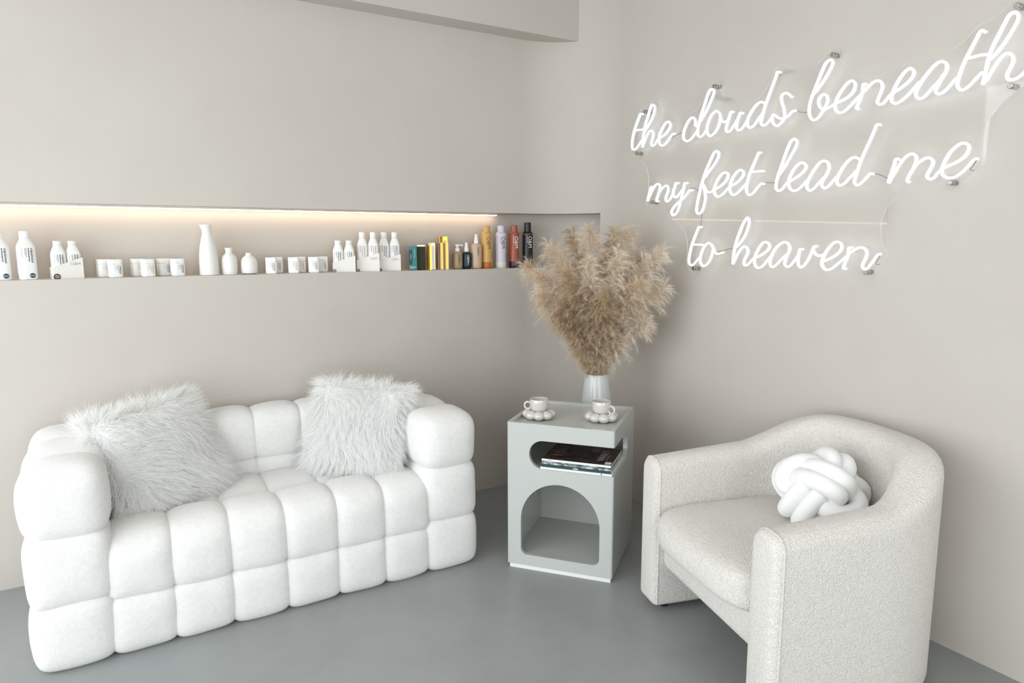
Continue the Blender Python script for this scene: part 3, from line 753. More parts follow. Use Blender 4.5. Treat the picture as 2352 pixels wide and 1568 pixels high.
  [(-1219,1304),(-1232,1328),(-1248,1357),(-1265,1375),(-1280,1381),(-1294,1373),(-1297,1357),(-1287,1335),(-1278,1317),(-1282,1303),(-1294,1300),(-1308,1310),(-1329,1330),(-1360,1342),(-1389,1358),(-1406,1375),(-1404,1393),(-1387,1400),(-1369,1393),(-1349,1367),(-1336,1340),(-1334,1315),(-1343,1297),(-1360,1292),(-1381,1302),(-1401,1324),(-1420,1345)],
  [(-1505,1367),(-1504,1383),(-1497,1393),(-1484,1400),(-1470,1397),(-1446,1381),(-1428,1359),(-1417,1335),(-1413,1315),(-1420,1300),(-1433,1298),(-1448,1308),(-1468,1328),(-1490,1348)],
  [(-1499,1391),(-1506,1377),(-1502,1360),(-1492,1340),(-1486,1321),(-1488,1307),(-1501,1300),(-1515,1306),(-1530,1324),(-1547,1347)],
  [(-1565,1371),(-1553,1371),(-1550,1358),(-1547,1333),(-1549,1314),(-1555,1303),(-1564,1300),(-1577,1308),(-1591,1327),(-1602,1349),(-1611,1372),(-1617,1382),(-1627,1383)],
  [(-1611,1371),(-1618,1359),(-1632,1348),(-1646,1347),(-1659,1352)],
  [(-1657,1325),(-1680,1334),(-1706,1347),(-1726,1364),(-1733,1382),(-1726,1396),(-1712,1400),(-1696,1394),(-1677,1374),(-1661,1348),(-1653,1324),(-1655,1310),(-1666,1297),(-1681,1294),(-1699,1300),(-1720,1317),(-1742,1335),(-1762,1352),(-1780,1368),(-1800,1378),(-1815,1379),(-1828,1372),(-1833,1358),(-1829,1340),(-1821,1323),(-1819,1311),(-1826,1302),(-1835,1301),(-1845,1311),(-1860,1332),(-1873,1352),(-1883,1356)],
  [(-1773,1379),(-1762,1378),(-1761,1364),(-1759,1346),(-1752,1327),(-1745,1303),(-1754,1301)],
 ],
}
WIRES = [[(-806,1891),(-819,1898),(-845,1904),(-875,1911)],[(-1493,1914),(-1517,1902),(-1539,1897),(-1552,1897)],[(-940,1647),(-966,1650),(-997,1631)],[(-1354,1645),(-1389,1641),(-1413,1640)],[(-1829,1643),(-1859,1634),(-1884,1621)],[(-1119,1354),(-1156,1363),(-1213,1375)],[(-2171,1655),(-2162,1638),(-2154,1627),(-2157,1623),(-2165,1623)],[(-1882,1353),(-1873,1338),(-1866,1322),(-1870,1319),(-1882,1321)],[(-1021,1529),(-1018,1498),(-1014,1471)]]
STANDOFFS = [(-614,2045),(-559,1850),(-1065,2083),(-1641,2088),(-2243,2093),(-2246,1864),(-682,1599),(-2096,1590),(-981,1278),(-1830,1290)]
PANEL = [(-2320,1909),(-2316,1897),(-2309,1886),(-2300,1876),(-2290,1868),(-2280,1860),(-2270,1851),(-2259,1844),(-2248,1837),(-2238,1829),(-2228,1820),(-2219,1811),(-2211,1801),(-2203,1791),(-2197,1779),(-2192,1767),(-2188,1755),(-2185,1742),(-2184,1729),(-2184,1716),(-2184,1703),(-2186,1690),(-2189,1678),(-2193,1665),(-2194,1652),(-2189,1641),(-2181,1630),(-2172,1621),(-2163,1612),(-2154,1603),(-2143,1595),(-2133,1587),(-2123,1579),(-2112,1572),(-2100,1566),(-2087,1566),(-2075,1570),(-2062,1574),(-2050,1577),(-2037,1580),(-2024,1581),(-2011,1582),(-1998,1582),(-1985,1581),(-1972,1579),(-1960,1575),(-1948,1570),(-1936,1564),(-1925,1557),(-1915,1549),(-1906,1540),(-1898,1530),(-1890,1519),(-1884,1508),(-1879,1496),(-1875,1483),(-1873,1471),(-1872,1458),(-1872,1445),(-1873,1432),(-1875,1419),(-1878,1406),(-1882,1394),(-1888,1382),(-1895,1371),(-1901,1360),(-1901,1347),(-1894,1336),(-1887,1325),(-1879,1315),(-1871,1304),(-1863,1294),(-1855,1284),(-1847,1273),(-1836,1266),(-1824,1266),(-1811,1270),(-1799,1273),(-1786,1275),(-1773,1276),(-1760,1276),(-1747,1276),(-1734,1276),(-1721,1276),(-1708,1275),(-1695,1272),(-1682,1271),(-1669,1272),(-1657,1275),(-1644,1278),(-1631,1280),(-1618,1282),(-1605,1282),(-1592,1280),(-1579,1278),(-1567,1276),(-1554,1276),(-1541,1276),(-1528,1276),(-1515,1276),(-1502,1276),(-1489,1276),(-1476,1276),(-1463,1276),(-1450,1275),(-1437,1273),(-1424,1271),(-1411,1270),(-1398,1270),(-1385,1270),(-1372,1269),(-1359,1268),(-1346,1270),(-1334,1273),(-1321,1275),(-1308,1276),(-1295,1276),(-1282,1277),(-1269,1280),(-1256,1281),(-1243,1282),(-1230,1281),(-1217,1280),(-1204,1283),(-1192,1287),(-1180,1290),(-1167,1293),(-1154,1294),(-1141,1294),(-1128,1293),(-1115,1291),(-1103,1287),(-1090,1283),(-1079,1277),(-1067,1271),(-1055,1267),(-1042,1264),(-1029,1263),(-1016,1261),(-1004,1258),(-991,1255),(-978,1254),(-966,1259),(-955,1266),(-946,1275),(-938,1286),(-932,1297),(-929,1310),(-930,1323),(-931,1336),(-931,1349),(-931,1362),(-931,1375),(-931,1388),(-929,1401),(-925,1413),(-921,1426),(-915,1437),(-908,1448),(-900,1458),(-891,1468),(-882,1477),(-872,1485),(-861,1492),(-849,1498),(-838,1504),(-826,1510),(-815,1516),(-805,1525),(-795,1534),(-786,1542),(-775,1550),(-764,1556),(-752,1561),(-739,1565),(-727,1568),(-714,1570),(-701,1571),(-688,1573),(-675,1576),(-663,1579),(-650,1582),(-640,1590),(-634,1601),(-633,1614),(-637,1627),(-641,1639),(-645,1651),(-647,1664),(-649,1677),(-649,1690),(-649,1703),(-648,1716),(-646,1729),(-642,1741),(-637,1753),(-631,1765),(-624,1776),(-615,1786),(-606,1795),(-596,1803),(-585,1810),(-574,1816),(-562,1822),(-550,1827),(-539,1834),(-529,1842),(-520,1852),(-513,1862),(-508,1874),(-505,1887),(-504,1900),(-505,1913),(-508,1926),(-511,1938),(-515,1951),(-519,1963),(-523,1975),(-528,1987),(-534,1999),(-541,2010),(-547,2021),(-554,2032),(-561,2043),(-569,2053),(-580,2060),(-593,2064),(-605,2068),(-617,2072),(-630,2076),(-641,2081),(-654,2086),(-666,2090),(-679,2092),(-691,2089),(-702,2082),(-710,2072),(-717,2061),(-725,2050),(-733,2040),(-741,2030),(-751,2021),(-761,2013),(-772,2006),(-783,2000),(-795,1995),(-807,1991),(-819,1985),(-832,1981),(-844,1978),(-857,1977),(-870,1976),(-883,1977),(-896,1978),(-909,1981),(-921,1985),(-934,1989),(-946,1994),(-957,2000),(-968,2007),(-978,2015),(-987,2024),(-996,2034),(-1003,2045),(-1009,2057),(-1016,2068),(-1023,2078),(-1032,2088),(-1042,2097),(-1053,2104),(-1065,2107),(-1077,2104),(-1086,2094),(-1091,2082),(-1095,2070),(-1100,2058),(-1106,2046),(-1113,2035),(-1120,2025),(-1129,2015),(-1139,2006),(-1149,1998),(-1160,1992),(-1172,1986),(-1183,1980),(-1196,1976),(-1208,1973),(-1221,1971),(-1234,1970),(-1247,1971),(-1260,1973),(-1273,1976),(-1285,1981),(-1296,1986),(-1308,1992),(-1319,1999),(-1329,2007),(-1339,2016),(-1348,2025),(-1356,2035),(-1363,2046),(-1370,2057),(-1375,2069),(-1380,2081),(-1388,2092),(-1400,2097),(-1412,2097),(-1425,2093),(-1436,2087),(-1447,2080),(-1459,2073),(-1471,2068),(-1483,2064),(-1496,2062),(-1509,2060),(-1522,2060),(-1535,2061),(-1547,2063),(-1560,2066),(-1572,2070),(-1584,2076),(-1595,2083),(-1605,2091),(-1615,2099),(-1626,2107),(-1638,2112),(-1650,2110),(-1660,2102),(-1666,2090),(-1670,2078),(-1675,2066),(-1682,2055),(-1689,2044),(-1698,2034),(-1707,2025),(-1717,2016),(-1727,2009),(-1738,2002),(-1750,1996),(-1762,1991),(-1774,1987),(-1787,1984),(-1800,1983),(-1813,1982),(-1826,1982),(-1839,1982),(-1852,1982),(-1865,1982),(-1878,1984),(-1891,1986),(-1903,1990),(-1915,1995),(-1928,1998),(-1941,2000),(-1954,2000),(-1967,2000),(-1980,2000),(-1993,2000),(-2006,2000),(-2019,2000),(-2032,2001),(-2044,2003),(-2057,2006),(-2069,2010),(-2081,2016),(-2092,2022),(-2103,2030),(-2112,2039),(-2121,2048),(-2131,2057),(-2141,2064),(-2154,2069),(-2166,2072),(-2178,2077),(-2190,2082),(-2201,2089),(-2212,2097),(-2221,2106),(-2231,2114),(-2244,2116),(-2256,2113),(-2265,2103),(-2269,2091),(-2272,2078),(-2275,2066),(-2276,2053),(-2274,2040),(-2274,2027),(-2274,2014),(-2275,2001),(-2278,1988),(-2282,1976),(-2287,1964),(-2294,1953),(-2301,1942),(-2310,1932),(-2317,1921)]

# ------------------------------------------------------------------ armchair
ARM_A, ARM_YS, ARM_D = 0.412, 0.36, 0.772
CH_LOC, CH_ROT = (-0.809, -1.787, 0), math.atan2(-.9627, -.2706)
chair = thing('armchair', 'cream boucle barrel armchair with curved back standing by the neon sign wall', 'armchair', CH_LOC, CH_ROT)
pw = 2.35; outer = []
for y in np.linspace(0, ARM_YS, 12)[:-1]: outer.append((ARM_A, y))
for ph in np.linspace(0, PI, 61):
    c, s = math.cos(ph), math.sin(ph)
    outer.append((ARM_A*math.copysign(abs(c)**(2/pw), c), ARM_YS+(ARM_D-ARM_YS)*abs(s)**(2/pw)))
for y in np.linspace(ARM_YS, 0, 12)[1:]: outer.append((-ARM_A, y))
# even spacing
O = np.array(outer); sg = np.r_[0, np.cumsum(np.linalg.norm(np.diff(O, axis=0), axis=1))]
ns = 110; ss = np.linspace(0, sg[-1], ns)
for k in (0.004, 0.010, 0.018, 0.028): ss = np.sort(np.r_[ss, k, sg[-1]-k])
O = np.stack([np.interp(ss, sg, O[:, 0]), np.interp(ss, sg, O[:, 1])], -1)
Tn = np.gradient(O, ss, axis=0); Tn /= np.linalg.norm(Tn, axis=1)[:, None]
Tn[ss < .3] = (0, 1); Tn[ss > sg[-1]-.3] = (0, -1)
Nn = np.stack([Tn[:, 1], -Tn[:, 0]], -1)
def smooth01(x): x = min(max(x, 0), 1); return x*x*(3-2*x)
def arm_h(y): return 0.598+0.032*min(1, y/.45)+0.126*smooth01((y-0.40)/(ARM_D-0.42))**0.95
def section(d, h, th, zb=0.028):
    """profile (outward offset, z) shrunk by d, from outer bottom over the top to inner bottom"""
    o0, o1 = -d, -th+d; ht = h-d; b = zb+d; rt = min(.052, th/2-d*.5); cx = (o0+o1)/2; hw = (o0-o1)/2
    pts = [(cx, b), (o0-.010, b), (o0-.002, b+.006), (o0, b+.016)]
    for z in np.linspace(b+.05, ht-rt, 14): pts.append((o0, z))
    for a in np.linspace(0, PI, 15)[1:-1]:
        c, s = math.cos(a), math.sin(a)
        pts.append((cx+hw*math.copysign(abs(c)**.75, c), ht-rt+rt*abs(s)**.85))
    for z in np.linspace(ht-rt, b+.05, 14): pts.append((o1, z))
    pts += [(o1, b+.016), (o1+.002, b+.006), (o1+.010, b)]
    return pts
V, F = [], []; RB = .028
for i in range(len(ss)):
    e = min(ss[i], sg[-1]-ss[i]); d = RB-math.sqrt(max(0, RB*RB-(RB-min(e, RB))**2)) if e < RB else 0.0
    y = O[i, 1]; th = 0.122+0.016*smooth01((y-.35)/.3); h = arm_h(y)
    sec = section(d*.8, h, th)
    for o, z in sec: V.append((O[i, 0]+Nn[i, 0]*o, O[i, 1]+Nn[i, 1]*o, z))
m = len(sec)
for i in range(len(ss)-1):
    for j in range(m):
        a, b = i*m+j, i*m+(j+1) % m; F.append((a, a+m, b+m, b))
F.append(tuple(range(m))); F.append(tuple(reversed(range((len(ss)-1)*m, len(ss)*m))))
sh = mesh_obj('shell', V, F, BOUCLE, chair, True)
bm = bmesh.new(); bm.from_mesh(sh.data); bmesh.ops.recalc_face_normals(bm, faces=bm.faces[:]); bm.to_mesh(sh.data); bm.free()
sharp_edges(sh.data, 50)
for i, k in ((int(np.searchsorted(ss, .020)), 1), (int(np.searchsorted(ss, sg[-1]-.020)), -1)):
    q = [V[i*m+j] for j in range(2, m-1)]
    tube('piping', catmull(q, .02), .0032, BOUCLE, chair, 6)
box('seat_rail', (-.300, .300, .035, .66, .185, .318), BOUCLE, chair, bevel=.030, seg=4, smooth=True)
puff('seat_cushion', (0, .315, .366), (.300, .338, .078), chair, BOUCLE, 5.0, 17, 5, .8)
for fx, fy in ((.35, .07), (-.345, .075), (.26, .62), (-.26, .62)):
    loft('foot', [(0, .016, .016), (.004, .019, .019), (.030, .021, .021)], BLACK, chair, 16, loc=(fx, fy, 0))

# knotted cushion on the seat
kn_c = Matrix.Translation(CH_LOC) @ Matrix.Rotation(CH_ROT, 4, 'Z') @ Vector((0.01, .470, .437))
kt = []
lead, bights, NP = 3, 4, 420
for i in range(NP):
    t = 2*PI*lead*i/NP
    la = 0.98*math.sin(bights*t/lead); r = 0.086+0.030*math.sin(2*bights*t/lead)
    kt.append((r*math.cos(la)*math.cos(t)*1.2, r*math.cos(la)*math.sin(t)*1.2, r*math.sin(la)*1.12))
kt = np.array(kt)
tg = np.roll(kt, -1, 0)-np.roll(kt, 1, 0); tg /= np.linalg.norm(tg, axis=1)[:, None]
sdir = np.cross(tg, kt/np.linalg.norm(kt, axis=1)[:, None]); sdir /= np.linalg.norm(sdir, axis=1)[:, None]
kn = thing('knot_cushion', 'white knotted rope ball cushion resting on the armchair seat', 'cushion', kn_c, 0.4)
for sgn in (-1, 1):
    P_ = kt+sdir*sgn*.028
    Rk = np.array((Matrix.Rotation(math.radians(64), 3, 'X') @ Matrix.Rotation(0.5, 3, 'Z')))
    P_ = P_ @ Rk.T
    P_[:, 2] = P_[:, 2]*.90+.112
    tube('rope_strand', P_, .0300, KNIT, kn, 16, closed=True)
loft('stuffing', [(.05, .02, .02), (.06, .06, .06), (.13, .08, .08), (.2, .06, .06), (.21, .02, .02)], KNIT, kn, 20)

# ------------------------------------------------------------------ neon sign
sign = thing('neon_sign', 'white neon script sign reading the clouds beneath my feet lead me to heaven', 'neon sign', (0, -1.4, 1.65))
SO = np.array([0, -1.4, 1.65])
pan = [(-.030, y/1000-SO[1], z/1000-SO[2]) for y, z in PANEL]
bm = bmesh.new(); A = [bm.verts.new(v) for v in pan]; B = [bm.verts.new((-.036, v[1], v[2])) for v in pan]
bm.faces.new(A).material_index = 2; bm.faces.new(list(reversed(B)))
for i in range(len(A)):
    f = bm.faces.new((A[i], A[(i+1) % len(A)], B[(i+1) % len(A)], B[i])); f.material_index = 1
bmesh.ops.triangulate(bm, faces=[f for f in bm.faces if len(f.verts) > 4])
bm_obj('acrylic_panel', bm, [ACRYL, ACRYL_E, ACRYL_B], sign)
w = .0041
prof = [(-w, 0), (-w, .0095), (-.72*w, .0128), (0, .0142), (.72*w, .0128), (w, .0095), (w, 0)]
for word, strokes in NEON.items():
    for st in strokes:
        C = catmull([(a/1000, b/1000) for a, b in st], .0045)
        T = np.gradient(C, axis=0); T /= np.linalg.norm(T, axis=1)[:, None]; Nl = np.stack([-T[:, 1], T[:, 0]], -1)
        V, F, ix = [], [], []; m = len(prof)
        for i in range(len(C)):
            for a, b in prof: V.append((-.0362-b, C[i, 0]+Nl[i, 0]*a-SO[1], C[i, 1]+Nl[i, 1]*a-SO[2]))
        for i in range(len(C)-1):
            for j in range(m-1):
                F.append((i*m+j, i*m+j+1, i*m+m+j+1, i*m+m+j)); ix.append(0 if 1 <= j <= 4 else 1)
        F.append(tuple(range(m))); ix.append(0); F.append(tuple(range((len(C)-1)*m, len(C)*m))); ix.append(0)
        mesh_obj('neon_tube', V, F, [NEON_F, NEON_S], sign, True, ix)
for a, b in STANDOFFS:
    o = loft('standoff', [(0, .0085, .0085), (.0275, .0085, .0085), (.0285, .0070, .0070), (.0300, .0070, .0070), (.0360, .0070, .0070), (.0365, .0088, .0088), (.0410, .0088, .0088), (.0420, .0075, .0075)], CHROME, sign, 18)
    o.location = (0, a/1000-SO[1], b/1000-SO[2]); o.rotation_euler = (0, -PI/2, 0)
for wp in WIRES:
    tube('wire', catmull([(-.038, a/1000-SO[1], b/1000-SO[2]) for a, b in wp], .008), .0011, WIRE, sign, 6)

# ------------------------------------------------------------------ products in the niche
BOT = mat('white_bottle_plastic', (0.84, 0.84, 0.82), 0.38, spec=0.4)
CARD = mat('white_card', (0.80, 0.775, 0.74), 0.6, spec=0.3)
INK = mat('charcoal_ink', (0.045, 0.05, 0.055), 0.6)
INKG = mat('grey_ink', (0.36, 0.37, 0.38), 0.6)
INKP = mat('lavender_ink', (0.62, 0.62, 0.72), 0.6)
INKB = mat('tan_ink', (0.45, 0.32, 0.22), 0.6)
SLATE = mat('slate_sticker', (0.035, 0.06, 0.075), 0.5)
MAROON = mat('maroon_seal', (0.10, 0.055, 0.055), 0.5)
GREYSEAL = mat('grey_seal', (0.15, 0.15, 0.17), 0.5)
BRONZE = mat('bronze_seal', (0.22, 0.11, 0.025), 0.5)
BLACKSEAL = mat('black_seal', (0.03, 0.03, 0.035), 0.5)
GOLDINK = mat('gold_ink', (0.42, 0.32, 0.18), 0.5)
IW = INK

def bars(name, rows, mat_, parent, M, dash=0.5):
    """lines of print too small to read: rows of word-length dashes in the XY plane"""
    rng = random.Random(len(rows)*17+int(rows[0][1]*1e4)); V, F = [], []
    for y, length, hgt in rows:
        x = 0
        while x < length:
            l = min(rng.uniform(.003, .008), length-x); k = len(V)
            V += [(x, y-hgt/2, 0), (x+l, y-hgt/2, 0), (x+l, y+hgt/2, 0), (x, y+hgt/2, 0)]; F.append((k, k+1, k+2, k+3)); x += l+.0012
    o = mesh_obj(name, V, F, mat_, parent); o.matrix_local = M; return o

def label_block(parent, x, y, z, size, ink, inkm, rz=0.0, long=1.0):
    """vertical product writing on a face: name line, bold line, small print"""
    nx, ny = math.cos(rz), math.sin(rz)
    def at(dx): return face_mat(x+nx*dx, y+ny*dx, z, rz, -PI/2)
    text('product_lettering', 'originalmineral', size, ink, parent, at(0), 'LEFT', .00012, .92)
    bars('product_print', [(-size*.98, size*5.0*long, size*.30)], ink, parent, at(0))
    bars('product_print', [(-size*1.75, size*3.4*long, size*.20), (-size*2.15, size*2.7*long, size*.20), (-size*3.1, size*3.7, size*.16)], inkm, parent, at(0))

def disc(name, r, mat_, parent, M, n=28, flat=None):
    V = [(r*math.cos(2*PI*i/n), r*math.sin(2*PI*i/n), 0) for i in range(n)]
    if flat is not None: V = [(a, max(b, flat), c) for a, b, c in V]
    V += [(a, b, -.0004) for a, b, c in V]
    F = [tuple(range(n))]+[(i, i+n, (i+1) % n+n, (i+1) % n) for i in range(n)]
    o = mesh_obj(name, V, F, mat_, parent); o.matrix_local = M; return o

def shampoo(x, y, h, rz, lab, tall=True, hw=.031, sticker=False, ink=None, inkm=None, side=None, group='white hair care bottles', z=ZS):
    t = thing('shampoo_bottle', lab, 'bottle', (x, y, z), rz, group)
    r = hw; nk = r*.57; b = h*.705
    secs = [(0, r*.90, r*.90), (.002, r*.97, r*.97), (.006, r, r), (b-.012, r*.985, r*.985), (b-.003, r*.95, r*.95), (b+.006, r*.83, r*.83), (b+.018, r*.66, r*.66), (b+.024, nk, nk), (b+.028, nk*.985, nk*.985)]
    bd = loft('bottle_body', secs, BOT, t, 36, power=[4.2]*6+[3.2, 2.6, 2.4])
    z1_ = b+.0288
    loft('cap', [(z1_, nk*.96, nk*.96), (z1_+.001, nk, nk), (h-.002, nk*.985, nk*.985), (h-.0005, nk*.95, nk*.95), (h, nk*.88, nk*.88)], BOT, t, 30, power=2.4)
    label_block(bd, r*.42, -r-.0004, b-.010, .0105 if tall else .0095, ink or INK, inkm or INKG)
    if sticker:
        disc('round_sticker', .0098, SLATE, bd, face_mat(r*.30, -r-.0006, .017))
        bars('product_print', [(0, .016, .0022)], BOT, bd, face_mat(r*.30-.008, -r-.0009, .017))
        bars('product_print', [(-i*.0022, .075-.002*(i % 3), .0011) for i in range(6)], INKP, bd, face_mat(-r-.0004, r*.45, b-.012, -PI/2, -PI/2))
        bars('product_print', [(0, .012, .004), (-.006, .010, .004)], INKG, bd, face_mat(-r-.0004, r*.05, .022, -PI/2, -PI/2))
    if side: text('product_lettering', 'O&M', .0195, INK, bd, face_mat(r+.0004, r*.15, b-.008, PI/2, -PI/2), 'LEFT', .0)
    return t

shampoo(-2.770, .045, .192, math.radians(16), 'tall white shampoo bottle with slate sticker at the shelf end away from the pampas', sticker=True)
shampoo(-2.684, .045, .192, math.radians(16), 'tall white shampoo bottle with slate sticker beside the carton with the maroon seal', sticker=True)

def carton(x, y, rz, w, d, hl, hr, seal, sealw, lab, logo=True):
    t = thing('display_carton', lab, 'carton', (x, y, ZS), rz, 'slanted display cartons')
    th = .0012
    def slab(pts, y0, y1):
        n_ = len(pts); V = [(a, y0, b) for a, b in pts]+[(a, y1, b) for a, b in pts]
        F = [tuple(range(n_)), tuple(reversed(range(n_, 2*n_)))]+[(i, i+n_, (i+1) % n_+n_, (i+1) % n_) for i in range(n_)]
        return V, F
    flat_l = .012
    pr = [(-w/2, 0), (w/2, 0), (w/2, hr), (w/2-.004, hr), (-w/2, hl)]
    for nm, y0 in (('front_panel', -d/2), ('back_panel', d/2-th)):
        V, F = slab(pr, y0, y0+th); pn = mesh_obj(nm, V, F, CARD, t)
        if nm == 'front_panel': fp = pn
    box('side_panel', (-w/2, -w/2+th, -d/2+th, d/2-th, 0, hl), CARD, t)
    box('side_panel', (w/2-th, w/2, -d/2+th, d/2-th, 0, hr), CARD, t)
    box('base_panel', (-w/2+th, w/2-th, -d/2+th, d/2-th, 0, th), CARD, t)
    rs = sealw/2
    disc('round_seal', rs, seal, fp, face_mat(-w/2+rs*.95, -d/2-.0006, rs*.72), flat=-rs*.72)
    bars('seal_print', [(rs*.45, rs*.8, .0012), (rs*.2, rs*1.2, .0010), (-.0005, rs*1.3, .0009), (-rs*.3, rs*1.0, .0009)], CARD, fp, face_mat(-w/2+rs*.45, -d/2-.0009, rs*.72))
    if logo: text('logo_lettering', 'O&M', .0165, GOLDINK, fp, face_mat(w/2-.046, -d/2-.0005, hr*.70), 'LEFT', -.0002)
    return t
def carton_set(x, y, rz, w, d, hl, hr, seal, sealw, lab, bh, bw, blabs, ink, inkm, side, logo=True):
    carton(x, y, rz, w, d, hl, hr, seal, sealw, lab, logo)
    for i, bl in enumerate(blabs):
        dx = (-w/4+.0008, w/4-.0008)[i]
        shampoo(x+dx*math.cos(rz), y+dx*math.sin(rz), bh, rz, bl, bh > .17, bw, ink=ink, inkm=inkm, side=side and i == 1, group='bottles in the slanted cartons', z=ZS+.0014)
carton_set(-2.552, .055, math.radians(14), .108, .058, .048, .086, MAROON, .026, 'white slanted display carton with maroon round seal', .152, .0258,
    ['short white bottle at the low end of the carton with maroon seal', 'short white bottle at the high end of the carton with maroon seal'], INK, INKG, False)
carton_set(-1.388, .058, math.radians(-17), .110, .058, .046, .080, GREYSEAL, .018, 'white slanted display carton with grey round seal', .153, .0262,
    ['short white bottle at the low end of the carton with grey seal', 'short white bottle at the high end of the carton with grey seal'], INK, INKG, True, False)
carton_set(-1.262, .060, math.radians(-20), .112, .060, .058, .092, BRONZE, .016, 'white slanted display carton with bronze round seal', .195, .0268,
    ['tall white bottle at the low end of the carton with bronze seal', 'tall white bottle at the high end of the carton with bronze seal'], INKB, INKG, True)
carton_set(-1.142, .074, math.radians(-20), .112, .060, .052, .084, BLACKSEAL, .016, 'white slanted display carton with black round seal', .195, .0268,
    ['tall white bottle at the low end of the carton with black seal', 'tall white bottle at the high end of the carton with black seal'], INK, INKG, True)

def jar(x, y, rz, lab, ink):
    t = thing('cream_jar', lab, 'jar', (x, y, ZS), rz, 'white square jars')
    r = .0258; h = .0762
    jb = loft('jar_body', [(0, r*.86, r*.86), (.0015, r*.9, r*.9), (.003, r*.97, r*.97), (.006, r, r), (.054, r, r), (.0555, r*.985, r*.985)], BOT, t, 36, power=5)
    loft('lid', [(.0560, r*.985, r*.985), (.0565, r, r), (h-.003, r, r), (h-.001, r*.985, r*.985), (h, r*.95, r*.95)], BOT, t, 36, power=5)
    label_block(jb, r*.55, -r-.0004, .051, .0066, ink, INKG)
    return t
a1, a2 = math.radians(12), math.radians(-15)
jar(-2.420, .104, a1, 'white square jar at the back of the pair beside the maroon-sealed carton', INK)
jar(-2.379, .040, a1, 'white square jar at the front of the pair beside the maroon-sealed carton', INK)
jar(-2.292, .104, a1, 'tan-printed white square jar at the back of its pair, between cartons and carafe', INKB)
jar(-2.257, .040, a1, 'tan-printed white square jar at the front of its pair, between cartons and carafe', INKB)
jar(-2.190, .102, a1, 'white square jar at the back of the pair next to the tall carafe', INK)
jar(-2.140, .040, a1, 'white square jar at the front of the pair next to the tall carafe', INK)
jar(-1.741, .040, a2, 'white square jar at the front of the pair next to the squat round vase', INK)
jar(-1.700, .104, a2, 'white square jar at the back of the pair next to the squat round vase', INK)
jar(-1.638, .040, a2, 'tan-printed white square jar at the front of its pair, between squat vase and grey-sealed carton', INKB)
jar(-1.590, .104, a2, 'tan-printed white square jar at the back of its pair, between squat vase and grey-sealed carton', INKB)
jar(-1.543, .040, a2, 'white square jar at the front of the pair beside the grey-sealed carton', INK)
jar(-1.483, .102, a2, 'white square jar at the back of the pair beside the grey-sealed carton', INK)

# three matte white vases
def vase(x, y, prof, lab, offs=None, foot=None):
    t = thing('bud_vase', lab, 'vase', (x, y, ZS), 0, 'matte white vases')
    loft('vessel', [(z, r, r) for z, r in prof], MATTE, t, 40, offs=offs)
    if foot: loft('foot_ring', [(0, foot, foot), (.004, foot, foot)], GREYSEAL, t, 30)
pr = [(0, .038), (.002, .041), (.03, .0405), (.07, .0395), (.10, .0375), (.13, .0335), (.16, .027), (.185, .0205), (.195, .0195), (.205, .0205), (.218, .0245), (.225, .0265), (.224, .0245), (.20, .0175), (.17, .02), (.168, .001)]
vase(-2.010, .055, pr, 'tall matte white carafe vase with pinched spout', [(0, 0)]*8+[(-.001, 0), (-.002, 0), (-.0035, 0), (-.004, 0), (-.004, 0), (-.001, 0), (0, 0), (0, 0)])
pr = [(0, .029), (.002, .0315), (.03, .0335), (.065, .0335), (.080, .0305), (.090, .0235), (.096, .0165), (.104, .0145), (.113, .0155), (.120, .0185), (.122, .0185), (.121, .017), (.108, .0125), (.095, .014), (.094, .001)]
vase(-1.923, .055, pr, 'small matte white bottle vase with flared neck')
pr = [(.004, .030), (.005, .034), (.010, .0365), (.050, .0365), (.066, .034), (.077, .027), (.084, .018), (.087, .0135), (.096, .0130), (.098, .0125), (.097, .011), (.086, .0105), (.085, .001)]
vase(-1.838, .055, pr, 'squat round matte white vase with tiny neck', foot=.029)

# boxed products
TEAL = mat('teal_card', (0.018, 0.165, 0.165), 0.35)
TEALD = mat('dark_teal_panel', (0.008, 0.035, 0.05), 0.4)
MINT = mat('mint_print', (0.35, 0.6, 0.58), 0.5)
GOLD = mat('gold_foil', (0.72, 0.44, 0.10), 0.26, 1.0)
add_noise_colour(GOLD, (0.34, 0.17, 0.018), (0.66, 0.39, 0.075), 30, 2, 0.5, 0.35, 0.65, stretch=(1, 1, .05))
OLIVE = mat('dark_olive_glossy', (0.030, 0.034, 0.012), 0.45, spec=0.2)
CLEAR = acrylic('clear_carton_film', 0.10, 0.03)
FOILW = mat('silver_flap', (0.75, 0.70, 0.58), 0.3, 0.4)

def ppos(x, y, rz, dx, dy): return (x+dx*math.cos(rz)-dy*math.sin(rz), y+dx*math.sin(rz)+dy*math.cos(rz))
t = thing('teal_box', 'teal product carton with dark panel and white print beside the gold boxes', 'box', (-1.022, .050, ZS), math.radians(-24), 'boxed hair products')
box('carton_body', (-.021, .021, -.019, .019, 0, .124), TEAL, t, bevel=.0006, seg=1)
box('dark_panel', (-.0195, -.003, -.0194, -.019, .030, .106), TEALD, t)
text('product_lettering', 'Colour', .0100, MINT, t, face_mat(-.010, -.0197, .085, 0, -PI/2))
text('product_lettering', 'OPTIMA', .0085, MINT, t, face_mat(.009, -.0194, .112, 0, -PI/2), 'LEFT', 0, 1.5)
bars('product_print', [(0, .030, .0022), (-.0036, .033, .0022), (-.0072, .026, .0018), (-.0102, .020, .0018)], MINT, t, face_mat(-.0165, -.0194, .020))
bars('product_print', [(-i*.004, .085-.01*(i % 3), .0014) for i in range(6)], TEALD, t, face_mat(.0214, -.013, .108, PI/2, -PI/2))
tw = thing('olive_box', 'glossy dark olive carton with pale folded flap between teal and gold boxes', 'box', (-.972, .060, ZS), math.radians(-20), 'boxed hair products')
